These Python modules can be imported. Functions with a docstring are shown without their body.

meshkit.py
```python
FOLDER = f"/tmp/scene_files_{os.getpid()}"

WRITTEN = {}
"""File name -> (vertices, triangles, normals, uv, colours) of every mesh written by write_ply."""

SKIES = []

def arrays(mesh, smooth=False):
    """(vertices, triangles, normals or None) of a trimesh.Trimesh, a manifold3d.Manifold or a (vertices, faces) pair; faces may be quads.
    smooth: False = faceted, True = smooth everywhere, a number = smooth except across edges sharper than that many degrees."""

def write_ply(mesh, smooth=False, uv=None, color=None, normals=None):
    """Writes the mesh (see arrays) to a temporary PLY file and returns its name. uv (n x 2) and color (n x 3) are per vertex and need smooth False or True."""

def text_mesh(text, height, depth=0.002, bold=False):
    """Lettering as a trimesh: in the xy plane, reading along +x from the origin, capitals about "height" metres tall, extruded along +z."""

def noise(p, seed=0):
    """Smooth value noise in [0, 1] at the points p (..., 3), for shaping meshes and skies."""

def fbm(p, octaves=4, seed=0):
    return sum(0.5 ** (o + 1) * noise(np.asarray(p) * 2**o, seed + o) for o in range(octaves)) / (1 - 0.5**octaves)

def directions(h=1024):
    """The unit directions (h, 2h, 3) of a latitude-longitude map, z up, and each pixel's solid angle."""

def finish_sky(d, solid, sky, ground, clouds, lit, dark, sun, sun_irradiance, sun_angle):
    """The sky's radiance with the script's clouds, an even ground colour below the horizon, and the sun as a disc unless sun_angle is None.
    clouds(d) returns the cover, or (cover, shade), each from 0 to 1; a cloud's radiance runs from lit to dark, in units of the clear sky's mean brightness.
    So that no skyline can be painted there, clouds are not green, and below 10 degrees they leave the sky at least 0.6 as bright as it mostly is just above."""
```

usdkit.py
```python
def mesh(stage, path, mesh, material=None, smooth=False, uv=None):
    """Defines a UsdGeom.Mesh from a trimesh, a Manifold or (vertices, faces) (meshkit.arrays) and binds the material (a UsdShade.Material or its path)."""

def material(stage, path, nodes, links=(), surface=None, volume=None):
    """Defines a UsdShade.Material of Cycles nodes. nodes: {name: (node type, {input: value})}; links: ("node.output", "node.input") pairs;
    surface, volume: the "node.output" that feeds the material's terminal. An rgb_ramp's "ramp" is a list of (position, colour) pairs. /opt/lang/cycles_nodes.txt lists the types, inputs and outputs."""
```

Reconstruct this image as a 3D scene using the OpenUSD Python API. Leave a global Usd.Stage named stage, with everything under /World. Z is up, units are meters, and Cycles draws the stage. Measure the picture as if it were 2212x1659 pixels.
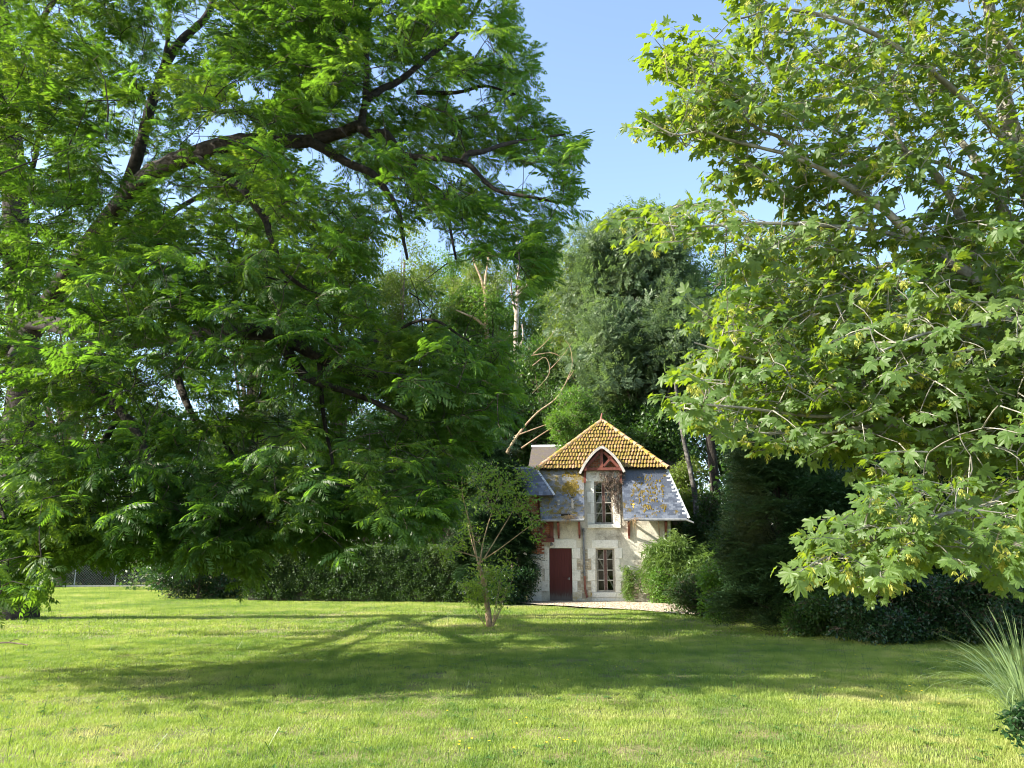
import math, random
import numpy as np, trimesh, manifold3d, usdkit, meshkit
import shapely
from shapely.geometry import Polygon, Point, box as sbox
from shapely.prepared import prep
from scipy.spatial.transform import Rotation
from pxr import Usd, UsdGeom, UsdLux, UsdShade, Gf, Sdf, Vt

random.seed(11)
rng = np.random.default_rng(11)
stage = Usd.Stage.CreateInMemory()
UsdGeom.SetStageUpAxis(stage, 'Z')
UsdGeom.Xform.Define(stage, '/World')
UsdGeom.Scope.Define(stage, '/World/Looks')

# ------------------------------------------------------------------ camera, sky, sun, exposure
EYE = np.array([0.0, 0.0, 1.55])
PITCH = math.radians(13.0)
FPX, CU, CV = 1662.0, 1106.0, 829.5          # focal length in pixels of a 2212 x 1659 picture
cam = UsdGeom.Camera.Define(stage, '/World/camera')
cam.CreateHorizontalApertureAttr(36.0)
cam.CreateVerticalApertureAttr(27.0)
cam.CreateFocalLengthAttr(36.0 * FPX / 2212.0)
cam.CreateClippingRangeAttr(Gf.Vec2f(0.05, 2000))
cam.CreateExposureAttr(1.8)
cam.AddTranslateOp().Set(Gf.Vec3d(*EYE))
cam.AddRotateXOp().Set(90.0 + math.degrees(PITCH))

SUN_EL = math.radians(33.0)
SUN_AZ = math.atan2(-0.978, -0.205)           # direction towards the sun: to the left, a little behind the camera
sun_dir = np.array([math.sin(SUN_AZ) * math.cos(SUN_EL), math.cos(SUN_AZ) * math.cos(SUN_EL), math.sin(SUN_EL)])
sky_mat = usdkit.material(stage, '/World/Looks/sky', {
    'tex': ('sky_texture', {'sky_type': 'single_scattering', 'sun_disc': False, 'sun_elevation': SUN_EL, 'sun_rotation': SUN_AZ,
                            'altitude': 100.0, 'air_density': 1.0, 'aerosol_density': 1.2, 'ozone_density': 0.7}),
    'bg': ('background_shader', {'strength': 0.125})}, [('tex.color', 'bg.color')], surface='bg.background')
dome = UsdLux.DomeLight.Define(stage, '/World/sky')
UsdShade.MaterialBindingAPI.Apply(dome.GetPrim()).Bind(sky_mat)
dome.GetPrim().SetCustomDataByKey('kind', 'structure')
dome.GetPrim().SetCustomDataByKey('label', 'clear pale blue summer sky above the trees')
dome.GetPrim().SetCustomDataByKey('category', 'sky')
sun = UsdLux.DistantLight.Define(stage, '/World/sun')
sun.CreateNormalizeAttr(True)
sun.CreateIntensityAttr(1.25)
sun.CreateAngleAttr(0.53)
sun.CreateColorAttr(Gf.Vec3f(1.0, 0.93, 0.80))
_z = sun_dir
_x = np.cross([0, 0, 1.0], _z); _x /= np.linalg.norm(_x)
_y = np.cross(_z, _x)
sun.AddTransformOp().Set(Gf.Matrix4d(*_x, 0, *_y, 0, *_z, 0, 0, 0, 30, 1))


def ray(u, v):
    c, s = math.cos(PITCH), math.sin(PITCH)
    a, b = (u - CU) / FPX, (CV - v) / FPX
    return np.array([a, c - s * b, s + c * b])


def P(u, v, Y):
    d = ray(u, v)
    return EYE + d * (Y / d[1])


def G(u, v):
    d = ray(u, v)
    return EYE + d * (-EYE[2] / d[2])


def project(p):
    q = np.asarray(p, float) - EYE
    c, s = math.cos(PITCH), math.sin(PITCH)
    zc = q[..., 1] * c + q[..., 2] * s
    yc = -q[..., 1] * s + q[..., 2] * c
    zc = np.where(zc > 0.05, zc, 0.05)
    return np.stack([CU + FPX * q[..., 0] / zc, CV - FPX * yc / zc, zc], -1)


# ------------------------------------------------------------------ helpers
_used = {}


def numbered(parent, name):
    k = (parent, name)
    n = _used.get(k, 0)
    _used[k] = n + 1
    return f'{parent}/{name}' if n == 0 else f'{parent}/{name}_{n:03d}'


def note(prim, label=None, cat=None, group=None, kind=None):
    for k, t in (('label', label), ('category', cat), ('group', group), ('kind', kind)):
        if t:
            prim.SetCustomDataByKey(k, t)


class Thing:
    pass


def thing(name, label, cat, loc=(0, 0, 0), rotz=0.0, group=None, kind=None):
    t = Thing()
    t.path = numbered('/World', name)
    x = UsdGeom.Xform.Define(stage, t.path)
    x.AddTranslateOp().Set(Gf.Vec3d(*map(float, loc)))
    if rotz:
        x.AddRotateZOp().Set(math.degrees(rotz))
    note(x.GetPrim(), label, cat, group, kind)
    t.loc = np.array(loc, float)
    return t


def part(parent, name, mesh, mat, smooth=False, label=None, kind=None):
    pp = parent.path if isinstance(parent, Thing) else parent
    path = numbered(pp, name)
    m = usdkit.mesh(stage, path, mesh, mat, smooth)
    note(m.GetPrim(), label, None, None, kind)
    return path


def cat_mesh(items):
    vs, fs, n = [], [], 0
    for it in items:
        v, f = (it.vertices, it.faces) if hasattr(it, 'vertices') else it
        vs.append(np.asarray(v, float)); fs.append(np.asarray(f, int) + n); n += len(v)
    return np.vstack(vs), np.vstack(fs)


def box(x0, x1, y0, y1, z0, z1):
    v = np.array([[x, y, z] for z in (z0, z1) for y in (y0, y1) for x in (x0, x1)], float)
    f = np.array([[0, 2, 1], [1, 2, 3], [4, 5, 6], [5, 7, 6], [0, 1, 4], [1, 5, 4], [2, 6, 3], [3, 6, 7], [0, 4, 2], [2, 4, 6], [1, 3, 5], [3, 7, 5]])
    return v, f


def slab(c, ax, ay, az, lx, ly, lz, jit=0.0):
    """A box centred at c with axes ax, ay, az and full sizes lx, ly, lz."""
    v, f = box(-lx / 2, lx / 2, -ly / 2, ly / 2, -lz / 2, lz / 2)
    if jit:
        v = v + rng.uniform(-jit, jit, v.shape)
    return v @ np.array([ax, ay, az]) + c, f


def stone(x0, x1, z0, z1, yb, yf, jit=0.012, ch=0.012):
    """A wall block: bevelled front face at yf (towards -y), back at yb, irregular corners."""
    j = lambda: rng.uniform(-jit, jit)
    o = np.array([[x0 + j(), z0 + j()], [x1 + j(), z0 + j()], [x1 + j(), z1 + j()], [x0 + j(), z1 + j()]])
    c = o.mean(0)
    i = o + np.sign(c - o) * ch
    v = np.vstack([np.c_[o[:, 0], np.full(4, yb), o[:, 1]], np.c_[o[:, 0], np.full(4, yf + ch * 0.7), o[:, 1]], np.c_[i[:, 0], yf + rng.uniform(-jit, jit, 4) * .3, i[:, 1]]])
    f = []
    for a, b in ((0, 4), (4, 8)):
        for k in range(4):
            l = (k + 1) % 4
            f += [[a + k, a + l, b + l], [a + k, b + l, b + k]]
    f += [[8, 9, 10], [8, 10, 11]]
    return v, np.array(f)


def beam(p, q, w, d, up=(0, -1, 0)):
    """A timber from p to q: width w across, depth d along 'up'."""
    p, q = np.asarray(p, float), np.asarray(q, float)
    ax = q - p
    L = np.linalg.norm(ax); ax = ax / L
    az = np.asarray(up, float); az = az - ax * (az @ ax); az /= np.linalg.norm(az)
    ay = np.cross(az, ax)
    return slab((p + q) / 2, ax, ay, az, L, w, d)


def tube(pts, radii, sides=6, rough=0.0, seed=0):
    p = np.asarray(pts, float)
    n = len(p)
    r = np.broadcast_to(np.asarray(radii, float), (n,))
    t = np.gradient(p, axis=0)
    t /= np.linalg.norm(t, axis=1, keepdims=True) + 1e-9
    ref = np.array([0.0, 0, 1]) if abs(t[0, 2]) < 0.9 else np.array([1.0, 0, 0])
    a = np.cross(t[0], ref); a /= np.linalg.norm(a)
    A = np.zeros((n, 3))
    for i in range(n):
        a = a - t[i] * (a @ t[i]); a /= np.linalg.norm(a) + 1e-9
        A[i] = a
    B = np.cross(t, A)
    ang = np.arange(sides) * 2 * np.pi / sides
    rr = np.repeat(r[:, None], sides, 1)
    if rough:
        rg = np.random.default_rng(seed)
        rr = rr * (1 + rough * rg.uniform(-1, 1, rr.shape))
    v = p[:, None] + rr[:, :, None] * (np.cos(ang)[None, :, None] * A[:, None] + np.sin(ang)[None, :, None] * B[:, None])
    i, j = np.meshgrid(np.arange(n - 1), np.arange(sides), indexing='ij')
    k = (j + 1) % sides
    q = np.stack([i * sides + j, i * sides + k, (i + 1) * sides + k, (i + 1) * sides + j], -1).reshape(-1, 4)
    f = np.vstack([q[:, [0, 1, 2]], q[:, [0, 2, 3]]])
    e = (n - 1) * sides
    cap = np.array([[e, e + s, e + s + 1] for s in range(1, sides - 1)])
    return v.reshape(-1, 3), np.vstack([f, cap])


def smooth_path(pts, n):
    """Catmull-Rom through pts, n points per span."""
    p = np.asarray(pts, float)
    if len(p) < 3:
        s = np.linspace(0, 1, n + 1)[:, None]
        return p[0] * (1 - s) + p[-1] * s
    e = np.vstack([2 * p[0] - p[1], p, 2 * p[-1] - p[-2]])
    out = []
    for i in range(len(p) - 1):
        a, b, c, d = e[i:i + 4]
        t = np.linspace(0, 1, n, endpoint=False)[:, None]
        out.append(0.5 * (2 * b + (c - a) * t + (2 * a - 5 * b + 4 * c - d) * t**2 + (3 * b - a - 3 * c + d) * t**3))
    return np.vstack(out + [p[-1:]])


def unit(x):
    x = np.asarray(x, float)
    return x / (np.linalg.norm(x, axis=-1, keepdims=True) + 1e-12)


def frames(d, up=None, roll=None, g=rng):
    """Rotation matrices (n,3,3) whose columns are x = d, y, z with z near 'up'."""
    x = unit(d)
    up = np.broadcast_to(np.array([0, 0, 1.0]) if up is None else up, x.shape).copy()
    bad = np.abs((x * unit(up)).sum(-1)) > 0.98
    up[bad] = [1, 0, 0]
    y = unit(np.cross(up, x))
    z = np.cross(x, y)
    if roll is not None:
        c, s = np.cos(roll)[:, None], np.sin(roll)[:, None]
        y, z = c * y + s * z, c * z - s * y
    return np.stack([x, y, z], -1)


def scatter(v, f, R, T, s=None):
    s = np.ones(len(T)) if s is None else np.broadcast_to(s, (len(T),))
    V = np.einsum('nij,kj->nki', R, v) * s[:, None, None] + T[:, None]
    F = f[None] + (np.arange(len(T)) * len(v))[:, None, None]
    return V.reshape(-1, 3), F.reshape(-1, 3)


def instancer(path, protos, pos, R, scale, idx, kind='stuff', label=None, cat=None):
    """protos: list of lists of (name, vertices, faces, material)."""
    pi = UsdGeom.PointInstancer.Define(stage, path)
    rel = pi.CreatePrototypesRel()
    for k, pieces in enumerate(protos):
        pp = f'{path}/prototypes/clump_{k:03d}'
        UsdGeom.Xform.Define(stage, pp)
        for nm, v, f, m in pieces:
            usdkit.mesh(stage, f'{pp}/{nm}', (v, f), m)
        rel.AddTarget(pp)
    pi.CreatePositionsAttr(Vt.Vec3fArray.FromNumpy(np.ascontiguousarray(pos, np.float32)))
    q = Rotation.from_matrix(R).as_quat()
    pi.CreateOrientationsAttr(Vt.QuathArray([Gf.Quath(float(a[3]), float(a[0]), float(a[1]), float(a[2])) for a in q]))
    sc = np.broadcast_to(np.asarray(scale, float).reshape(len(pos), -1), (len(pos), 3))
    pi.CreateScalesAttr(Vt.Vec3fArray.FromNumpy(np.ascontiguousarray(sc, np.float32)))
    pi.CreateProtoIndicesAttr(Vt.IntArray.FromNumpy(np.ascontiguousarray(idx, np.int32)))
    note(pi.GetPrim(), label, cat, None, kind)
    return pi


def baked(parent, protos, pos, R, scale, idx, names):
    """The same as instancer, but joined into one mesh per kind of piece (faster to trace where copies overlap much)."""
    got = {}
    for k, pieces in enumerate(protos):
        w = np.nonzero(idx == k)[0]
        for nm, v, f, m in pieces:
            if len(w):
                got.setdefault(nm, (m, []))[1].append(scatter(v, f, R[w], pos[w], scale[w]))
    for nm, (m, ms) in got.items():
        part(parent, names[nm], cat_mesh(ms), m, kind='stuff')


# ------------------------------------------------------------------ materials
L = '/World/Looks/'


def plain(name, c1, c2=None, scale=6.0, rough=0.8, bump=0.0, bscale=40.0, spec=0.3, detail=4, lo=0.35, hi=0.65, island=0.0):
    """Rough surface whose colour wanders between c1 and c2 with noise, with optional fine relief."""
    nodes = {'geo': ('geometry', {}), 'p': ('principled_bsdf', {'roughness': rough, 'specular_ior_level': spec, 'base_color': c1})}
    links = []
    if c2 is not None:
        nodes['n'] = ('noise_texture', {'scale': scale, 'detail': float(detail), 'roughness': 0.6})
        nodes['r'] = ('rgb_ramp', {'ramp': [(lo, c1), (hi, c2)]})
        links += [('geo.position', 'n.vector'), ('r.color', 'p.base_color')]
        if island:
            nodes['m'] = ('math', {'math_type': 'multiply_add', 'value2': island, 'value3': -island / 2})
            nodes['a'] = ('math', {'math_type': 'add'})
            links += [('geo.random_per_island', 'm.value1'), ('m.value', 'a.value1'), ('n.fac', 'a.value2'), ('a.value', 'r.fac')]
        else:
            links += [('n.fac', 'r.fac')]
    if bump:
        nodes['bn'] = ('noise_texture', {'scale': bscale, 'detail': 5.0, 'roughness': 0.65})
        nodes['b'] = ('bump', {'strength': 1.0, 'distance': bump})
        links += [('geo.position', 'bn.vector'), ('bn.fac', 'b.height'), ('b.normal', 'p.normal')]
    return usdkit.material(stage, L + name, nodes, links, surface='p.BSDF')


def mossy(name, base1, base2, moss1, moss2, scale, lo, hi, rough=0.75, fine=30.0, island=0.25, stretch=(1, 1, 1)):
    """A base colour with patches of moss or lichen that follow noise."""
    nodes = {'geo': ('geometry', {}), 'map': ('mapping', {'scale': stretch}),
             'n': ('noise_texture', {'scale': scale, 'detail': 5.0, 'roughness': 0.65}),
             'm': ('rgb_ramp', {'ramp': [(lo, (0, 0, 0)), (hi, (1, 1, 1))]}),
             'f': ('noise_texture', {'scale': fine, 'detail': 3.0}),
             'fi': ('math', {'math_type': 'multiply_add', 'value2': island, 'value3': -island / 2}),
             'fa': ('math', {'math_type': 'add'}),
             'b': ('rgb_ramp', {'ramp': [(0.3, base1), (0.7, base2)]}), 'c': ('rgb_ramp', {'ramp': [(0.3, moss1), (0.7, moss2)]}),
             'x': ('mix', {}), 'p': ('principled_bsdf', {'roughness': rough, 'specular_ior_level': 0.35}),
             'bu': ('bump', {'distance': 0.02, 'strength': 0.7})}
    links = [('geo.position', 'map.vector'), ('map.vector', 'n.vector'), ('geo.position', 'f.vector'), ('n.fac', 'm.fac'),
             ('geo.random_per_island', 'fi.value1'), ('fi.value', 'fa.value1'), ('f.fac', 'fa.value2'),
             ('fa.value', 'b.fac'), ('f.fac', 'c.fac'), ('m.color', 'x.fac'), ('b.color', 'x.color1'), ('c.color', 'x.color2'), ('x.color', 'p.base_color'),
             ('f.fac', 'bu.height'), ('bu.normal', 'p.normal')]
    return usdkit.material(stage, L + name, nodes, links, surface='p.BSDF')


def leaf(name, c1, c2, t1, t2, fac=0.38, rough=0.42, spec=0.4, nscale=0.5):
    """Leaf: upper sheen plus light that shines through; tone varies leaf by leaf and slowly over the crown."""
    nodes = {'geo': ('geometry', {}), 'n': ('noise_texture', {'scale': nscale, 'detail': 2.0}),
             'a': ('math', {'math_type': 'multiply_add', 'value2': 0.55, 'value3': -0.275}), 's': ('math', {'math_type': 'add'}),
             'c': ('rgb_ramp', {'ramp': [(0.2, c1), (0.8, c2)]}), 't': ('rgb_ramp', {'ramp': [(0.2, t1), (0.8, t2)]}),
             'p': ('principled_bsdf', {'roughness': rough, 'specular_ior_level': spec}), 'tr': ('translucent_bsdf', {}), 'mx': ('mix_closure', {'fac': fac})}
    links = [('geo.position', 'n.vector'), ('geo.random_per_island', 'a.value1'), ('a.value', 's.value1'), ('n.fac', 's.value2'),
             ('s.value', 'c.fac'), ('s.value', 't.fac'), ('c.color', 'p.base_color'), ('t.color', 'tr.color'),
             ('p.BSDF', 'mx.closure1'), ('tr.BSDF', 'mx.closure2')]
    return usdkit.material(stage, L + name, nodes, links, surface='mx.closure')


M_bark_dark = plain('bark_walnut', (0.012, 0.010, 0.008), (0.042, 0.035, 0.027), 9, 0.9, 0.05, 16)
M_bark_grey = plain('bark_maple', (0.10, 0.095, 0.075), (0.30, 0.29, 0.24), 7, 0.85, 0.01, 45)
M_bark_pale = plain('bark_pale', (0.20, 0.165, 0.13), (0.42, 0.36, 0.30), 5, 0.85, 0.02, 30)
M_bark_mid = plain('bark_brown', (0.07, 0.055, 0.04), (0.18, 0.14, 0.10), 8, 0.9, 0.02, 30)
M_bark_tan = plain('bark_tan', (0.20, 0.135, 0.08), (0.40, 0.30, 0.19), 8, 0.8, 0.01, 30)

M_bark_spot = plain('bark_spotted', (0.035, 0.032, 0.028), (0.17, 0.16, 0.14), 6, 0.9, 0.01, 30, lo=.45, hi=.7)
M_walnut = leaf('walnut_leaf', (0.030, 0.072, 0.016), (0.090, 0.150, 0.028), (0.15, 0.31, 0.018), (0.47, 0.60, 0.045), 0.50, 0.45, 0.3)
M_maple = leaf('maple_leaf', (0.062, 0.112, 0.028), (0.140, 0.190, 0.048), (0.26, 0.38, 0.015), (0.48, 0.55, 0.035), 0.44, 0.46, 0.32)
M_samara = leaf('maple_seed', (0.35, 0.38, 0.08), (0.48, 0.42, 0.12), (0.50, 0.50, 0.08), (0.60, 0.48, 0.10), 0.45, 0.5, 0.3)
M_robinia = leaf('robinia_leaf', (0.080, 0.125, 0.058), (0.165, 0.215, 0.115), (0.16, 0.26, 0.06), (0.28, 0.37, 0.12), 0.38, 0.42, 0.4)
M_bright = leaf('bright_leaf', (0.065, 0.145, 0.020), (0.14, 0.23, 0.04), (0.16, 0.33, 0.02), (0.28, 0.44, 0.04), 0.38)
M_yellowgreen = leaf('yellow_green_leaf', (0.10, 0.15, 0.022), (0.20, 0.25, 0.05), (0.22, 0.33, 0.03), (0.38, 0.46, 0.07), 0.38)
M_wood = leaf('woodland_leaf', (0.035, 0.080, 0.016), (0.085, 0.145, 0.028), (0.08, 0.19, 0.015), (0.18, 0.31, 0.03), 0.35)
M_darkleaf = leaf('laurel_leaf', (0.016, 0.045, 0.014), (0.045, 0.090, 0.026), (0.04, 0.12, 0.012), (0.09, 0.19, 0.02), 0.22, 0.33, 0.5)
M_hedge = leaf('hedge_leaf', (0.028, 0.060, 0.016), (0.085, 0.125, 0.034), (0.07, 0.15, 0.012), (0.16, 0.25, 0.02), 0.28, 0.52, 0.3)
M_yew = leaf('yew_needle', (0.014, 0.038, 0.012), (0.060, 0.095, 0.028), (0.020, 0.065, 0.010), (0.055, 0.110, 0.018), 0.18, 0.5, 0.3)
M_yewbrown = leaf('yew_brown_needle', (0.024, 0.058, 0.018), (0.145, 0.135, 0.050), (0.04, 0.06, 0.01), (0.10, 0.09, 0.02), 0.2, 0.55, 0.25)
M_bamboo = leaf('bamboo_leaf', (0.090, 0.160, 0.035), (0.20, 0.27, 0.075), (0.20, 0.32, 0.04), (0.36, 0.44, 0.09), 0.35, 0.4, 0.4)
M_myrtle = leaf('small_tree_leaf', (0.090, 0.165, 0.025), (0.18, 0.26, 0.045), (0.24, 0.40, 0.03), (0.42, 0.52, 0.06), 0.42)
M_dry = leaf('dry_leaf', (0.16, 0.12, 0.10), (0.42, 0.34, 0.29), (0.12, 0.09, 0.05), (0.25, 0.19, 0.12), 0.2, 0.8, 0.1)
M_straw = leaf('dry_straw', (0.36, 0.25, 0.13), (0.55, 0.42, 0.25), (0.3, 0.2, 0.1), (0.4, 0.3, 0.15), 0.3, 0.8, 0.1)
M_reed = leaf('variegated_blade', (0.20, 0.28, 0.12), (0.44, 0.50, 0.26), (0.22, 0.34, 0.08), (0.40, 0.50, 0.18), 0.3, 0.4, 0.4)


def grass_material(name, trans):
    nodes = {'geo': ('geometry', {}),
             'n1': ('noise_texture', {'scale': 0.33, 'detail': 4.0, 'roughness': 0.6}), 'n2': ('noise_texture', {'scale': 2.6, 'detail': 3.0}),
             'i': ('math', {'math_type': 'multiply_add', 'value2': 0.34, 'value3': -0.17}),
             'a': ('math', {'math_type': 'multiply_add', 'value2': 0.45}), 'b': ('math', {'math_type': 'add'}), 'o': ('math', {'math_type': 'subtract', 'value2': 0.22}),
             'c': ('rgb_ramp', {'ramp': [(0.18, (0.100, 0.165, 0.034)), (0.38, (0.215, 0.275, 0.060)), (0.54, (0.36, 0.365, 0.135)), (0.70, (0.54, 0.48, 0.27))]}),
             't': ('rgb_ramp', {'ramp': [(0.18, (0.19, 0.34, 0.03)), (0.40, (0.38, 0.52, 0.06)), (0.56, (0.52, 0.54, 0.14)), (0.74, (0.58, 0.50, 0.25))]}),
             'p': ('principled_bsdf', {'roughness': 0.5, 'specular_ior_level': 0.3}), 'tr': ('translucent_bsdf', {}), 'mx': ('mix_closure', {'fac': trans})}
    links = [('geo.position', 'n1.vector'), ('geo.position', 'n2.vector'), ('geo.random_per_island', 'i.value1'), ('n2.fac', 'a.value1'), ('i.value', 'a.value3'),
             ('n1.fac', 'b.value1'), ('a.value', 'b.value2'), ('b.value', 'o.value1'), ('o.value', 'c.fac'), ('o.value', 't.fac'), ('c.color', 'p.base_color'), ('t.color', 'tr.color'),
             ('p.BSDF', 'mx.closure1'), ('tr.BSDF', 'mx.closure2')]
    return usdkit.material(stage, L + name, nodes, links, surface='mx.closure')


M_grass = grass_material('grass_blade', 0.38)
M_soil = plain('turf_soil', (0.085, 0.105, 0.035), (0.22, 0.19, 0.09), 1.2, 0.95, 0.02, 30)
M_weed = leaf('weed_leaf', (0.06, 0.13, 0.03), (0.12, 0.19, 0.06), (0.12, 0.26, 0.03), (0.22, 0.33, 0.06), 0.3)
M_flower = plain('yellow_petal', (0.80, 0.62, 0.03), None, rough=0.6)
M_gravel = plain('gravel', (0.30, 0.25, 0.18), (0.62, 0.54, 0.43), 26, 0.95, 0.03, 60, lo=0.3, hi=0.7)
M_pebble = plain('pebble', (0.28, 0.22, 0.15), (0.66, 0.58, 0.47), 9, 0.9, island=0.9)

M_stucco = mossy('stucco', (0.49, 0.465, 0.39), (0.63, 0.60, 0.51), (0.17, 0.165, 0.14), (0.33, 0.30, 0.24), 1.5, 0.46, 0.68, 0.95, 22, 0.0)
M_ashlar = mossy('limestone', (0.62, 0.61, 0.55), (0.76, 0.75, 0.69), (0.30, 0.30, 0.27), (0.44, 0.43, 0.37), 2.6, 0.55, 0.75, 0.9, 18, 0.0)
M_ashlar_stain = mossy('limestone_stained', (0.45, 0.42, 0.33), (0.60, 0.56, 0.45), (0.40, 0.27, 0.07), (0.34, 0.28, 0.14), 3.0, 0.42, 0.6, 0.9, 18, 0.0)
M_rubble = [plain(f'rubble_{k}', c, tuple(x * 0.72 for x in c), 8, 0.95, 0.012, 30) for k, c in enumerate([(0.50, 0.44, 0.33), (0.58, 0.54, 0.44), (0.40, 0.35, 0.27)])]
M_mortar = plain('mortar', (0.30, 0.25, 0.17), (0.40, 0.34, 0.25), 12, 0.95, 0.01, 40)
M_brick = [plain(f'brick_{k}', c, tuple(x * 0.7 for x in c), 14, 0.9, 0.006, 60) for k, c in enumerate([(0.36, 0.125, 0.06), (0.44, 0.17, 0.08), (0.29, 0.10, 0.055)])]
M_timber = plain('red_timber', (0.105, 0.030, 0.022), (0.17, 0.055, 0.038), 7, 0.7, 0.006, 60)
M_door = usdkit.material(stage, L + 'door_paint', {
    'geo': ('geometry', {}), 'sep': ('separate_xyz', {}), 'n': ('noise_texture', {'scale': 9.0, 'detail': 5.0}), 'mp': ('mapping', {'scale': (5, 5, 0.6)}),
    'h': ('math', {'math_type': 'multiply_add', 'value2': -1.1, 'value3': 0.62}), 'hn': ('math', {'math_type': 'multiply_add', 'value2': 0.7}),
    'm': ('rgb_ramp', {'ramp': [(0.40, (0.085, 0.014, 0.013)), (0.62, (0.075, 0.030, 0.026)), (0.80, (0.135, 0.115, 0.105))]}),
    'p': ('principled_bsdf', {'roughness': 0.6, 'specular_ior_level': 0.35})},
    [('geo.position', 'sep.vector'), ('geo.position', 'mp.vector'), ('mp.vector', 'n.vector'), ('sep.z', 'h.value1'), ('n.fac', 'hn.value1'), ('h.value', 'hn.value3'), ('hn.value', 'm.fac'), ('m.color', 'p.base_color')], surface='p.BSDF')
M_slate = [mossy(f'slate_{k}', c, tuple(x * 1.35 for x in c), (0.075, 0.056, 0.013), (0.16, 0.115, 0.020), 3.4, 0.575, 0.63, 0.42, 24, 0.0) for k, c in enumerate([(0.080, 0.094, 0.124), (0.120, 0.136, 0.170), (0.056, 0.066, 0.090)])]
M_slate_all = mossy('slate_mixed', (0.064, 0.075, 0.100), (0.135, 0.150, 0.182), (0.10, 0.075, 0.016), (0.21, 0.15, 0.025), 3.4, 0.575, 0.63, 0.42, 24, 0.5)
M_slate_old = mossy('slate_lichen', (0.12, 0.125, 0.13), (0.30, 0.29, 0.26), (0.075, 0.06, 0.02), (0.20, 0.15, 0.03), 4.2, 0.46, 0.56, 0.6, 34, 0.3)
M_slate_white = plain('slate_limewashed', (0.55, 0.58, 0.60), (0.72, 0.74, 0.75), 9, 0.6)
M_slate_warm = plain('bare_batten_patch', (0.30, 0.26, 0.20), (0.46, 0.41, 0.33), 20, 0.85)
M_lichen = plain('orange_lichen', (0.62, 0.34, 0.03), (0.75, 0.45, 0.06), 40, 0.9)
M_moss = plain('moss_cushion', (0.07, 0.052, 0.010), (0.19, 0.135, 0.022), 18, 1.0, 0.02, 60)
M_tile = [mossy(f'mossy_tile_{k}', c, tuple(min(1, x * 1.5) for x in c), (0.085, 0.068, 0.014), (0.25, 0.180, 0.030), 6.5, l - .03, l + 0.10, 0.95, 34, 0.0) for k, (c, l) in enumerate([((0.20, 0.10, 0.05), 0.42), ((0.26, 0.145, 0.08), 0.46), ((0.16, 0.08, 0.04), 0.38)])]
M_deck = plain('roof_deck', (0.018, 0.014, 0.009), (0.035, 0.026, 0.014), 10, 0.95)
M_hiptile = mossy('hip_tile', (0.32, 0.20, 0.13), (0.46, 0.32, 0.22), (0.16, 0.11, 0.016), (0.34, 0.24, 0.035), 3.2, 0.44, 0.56, 0.9, 24, 0.3)
M_zinc = plain('zinc', (0.32, 0.35, 0.36), (0.45, 0.48, 0.49), 6, 0.5, spec=0.5)
M_gutter = plain('gutter_metal', (0.13, 0.14, 0.15), (0.22, 0.23, 0.24), 8, 0.5, spec=0.5)
M_bargeboard = plain('weathered_board', (0.30, 0.28, 0.255), (0.48, 0.46, 0.42), 10, 0.85, 0.004, 50)
M_frame = plain('window_frame_grey', (0.22, 0.20, 0.17), (0.38, 0.36, 0.31), 12, 0.8)
M_mullion = plain('window_mullion_red', (0.095, 0.050, 0.043), (0.17, 0.10, 0.085), 12, 0.7)
M_brace = plain('pale_board', (0.30, 0.29, 0.26), (0.44, 0.43, 0.39), 8, 0.8)
M_dark = plain('dark_room', (0.05, 0.045, 0.04), (0.08, 0.07, 0.06), 3, 0.95)
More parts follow.
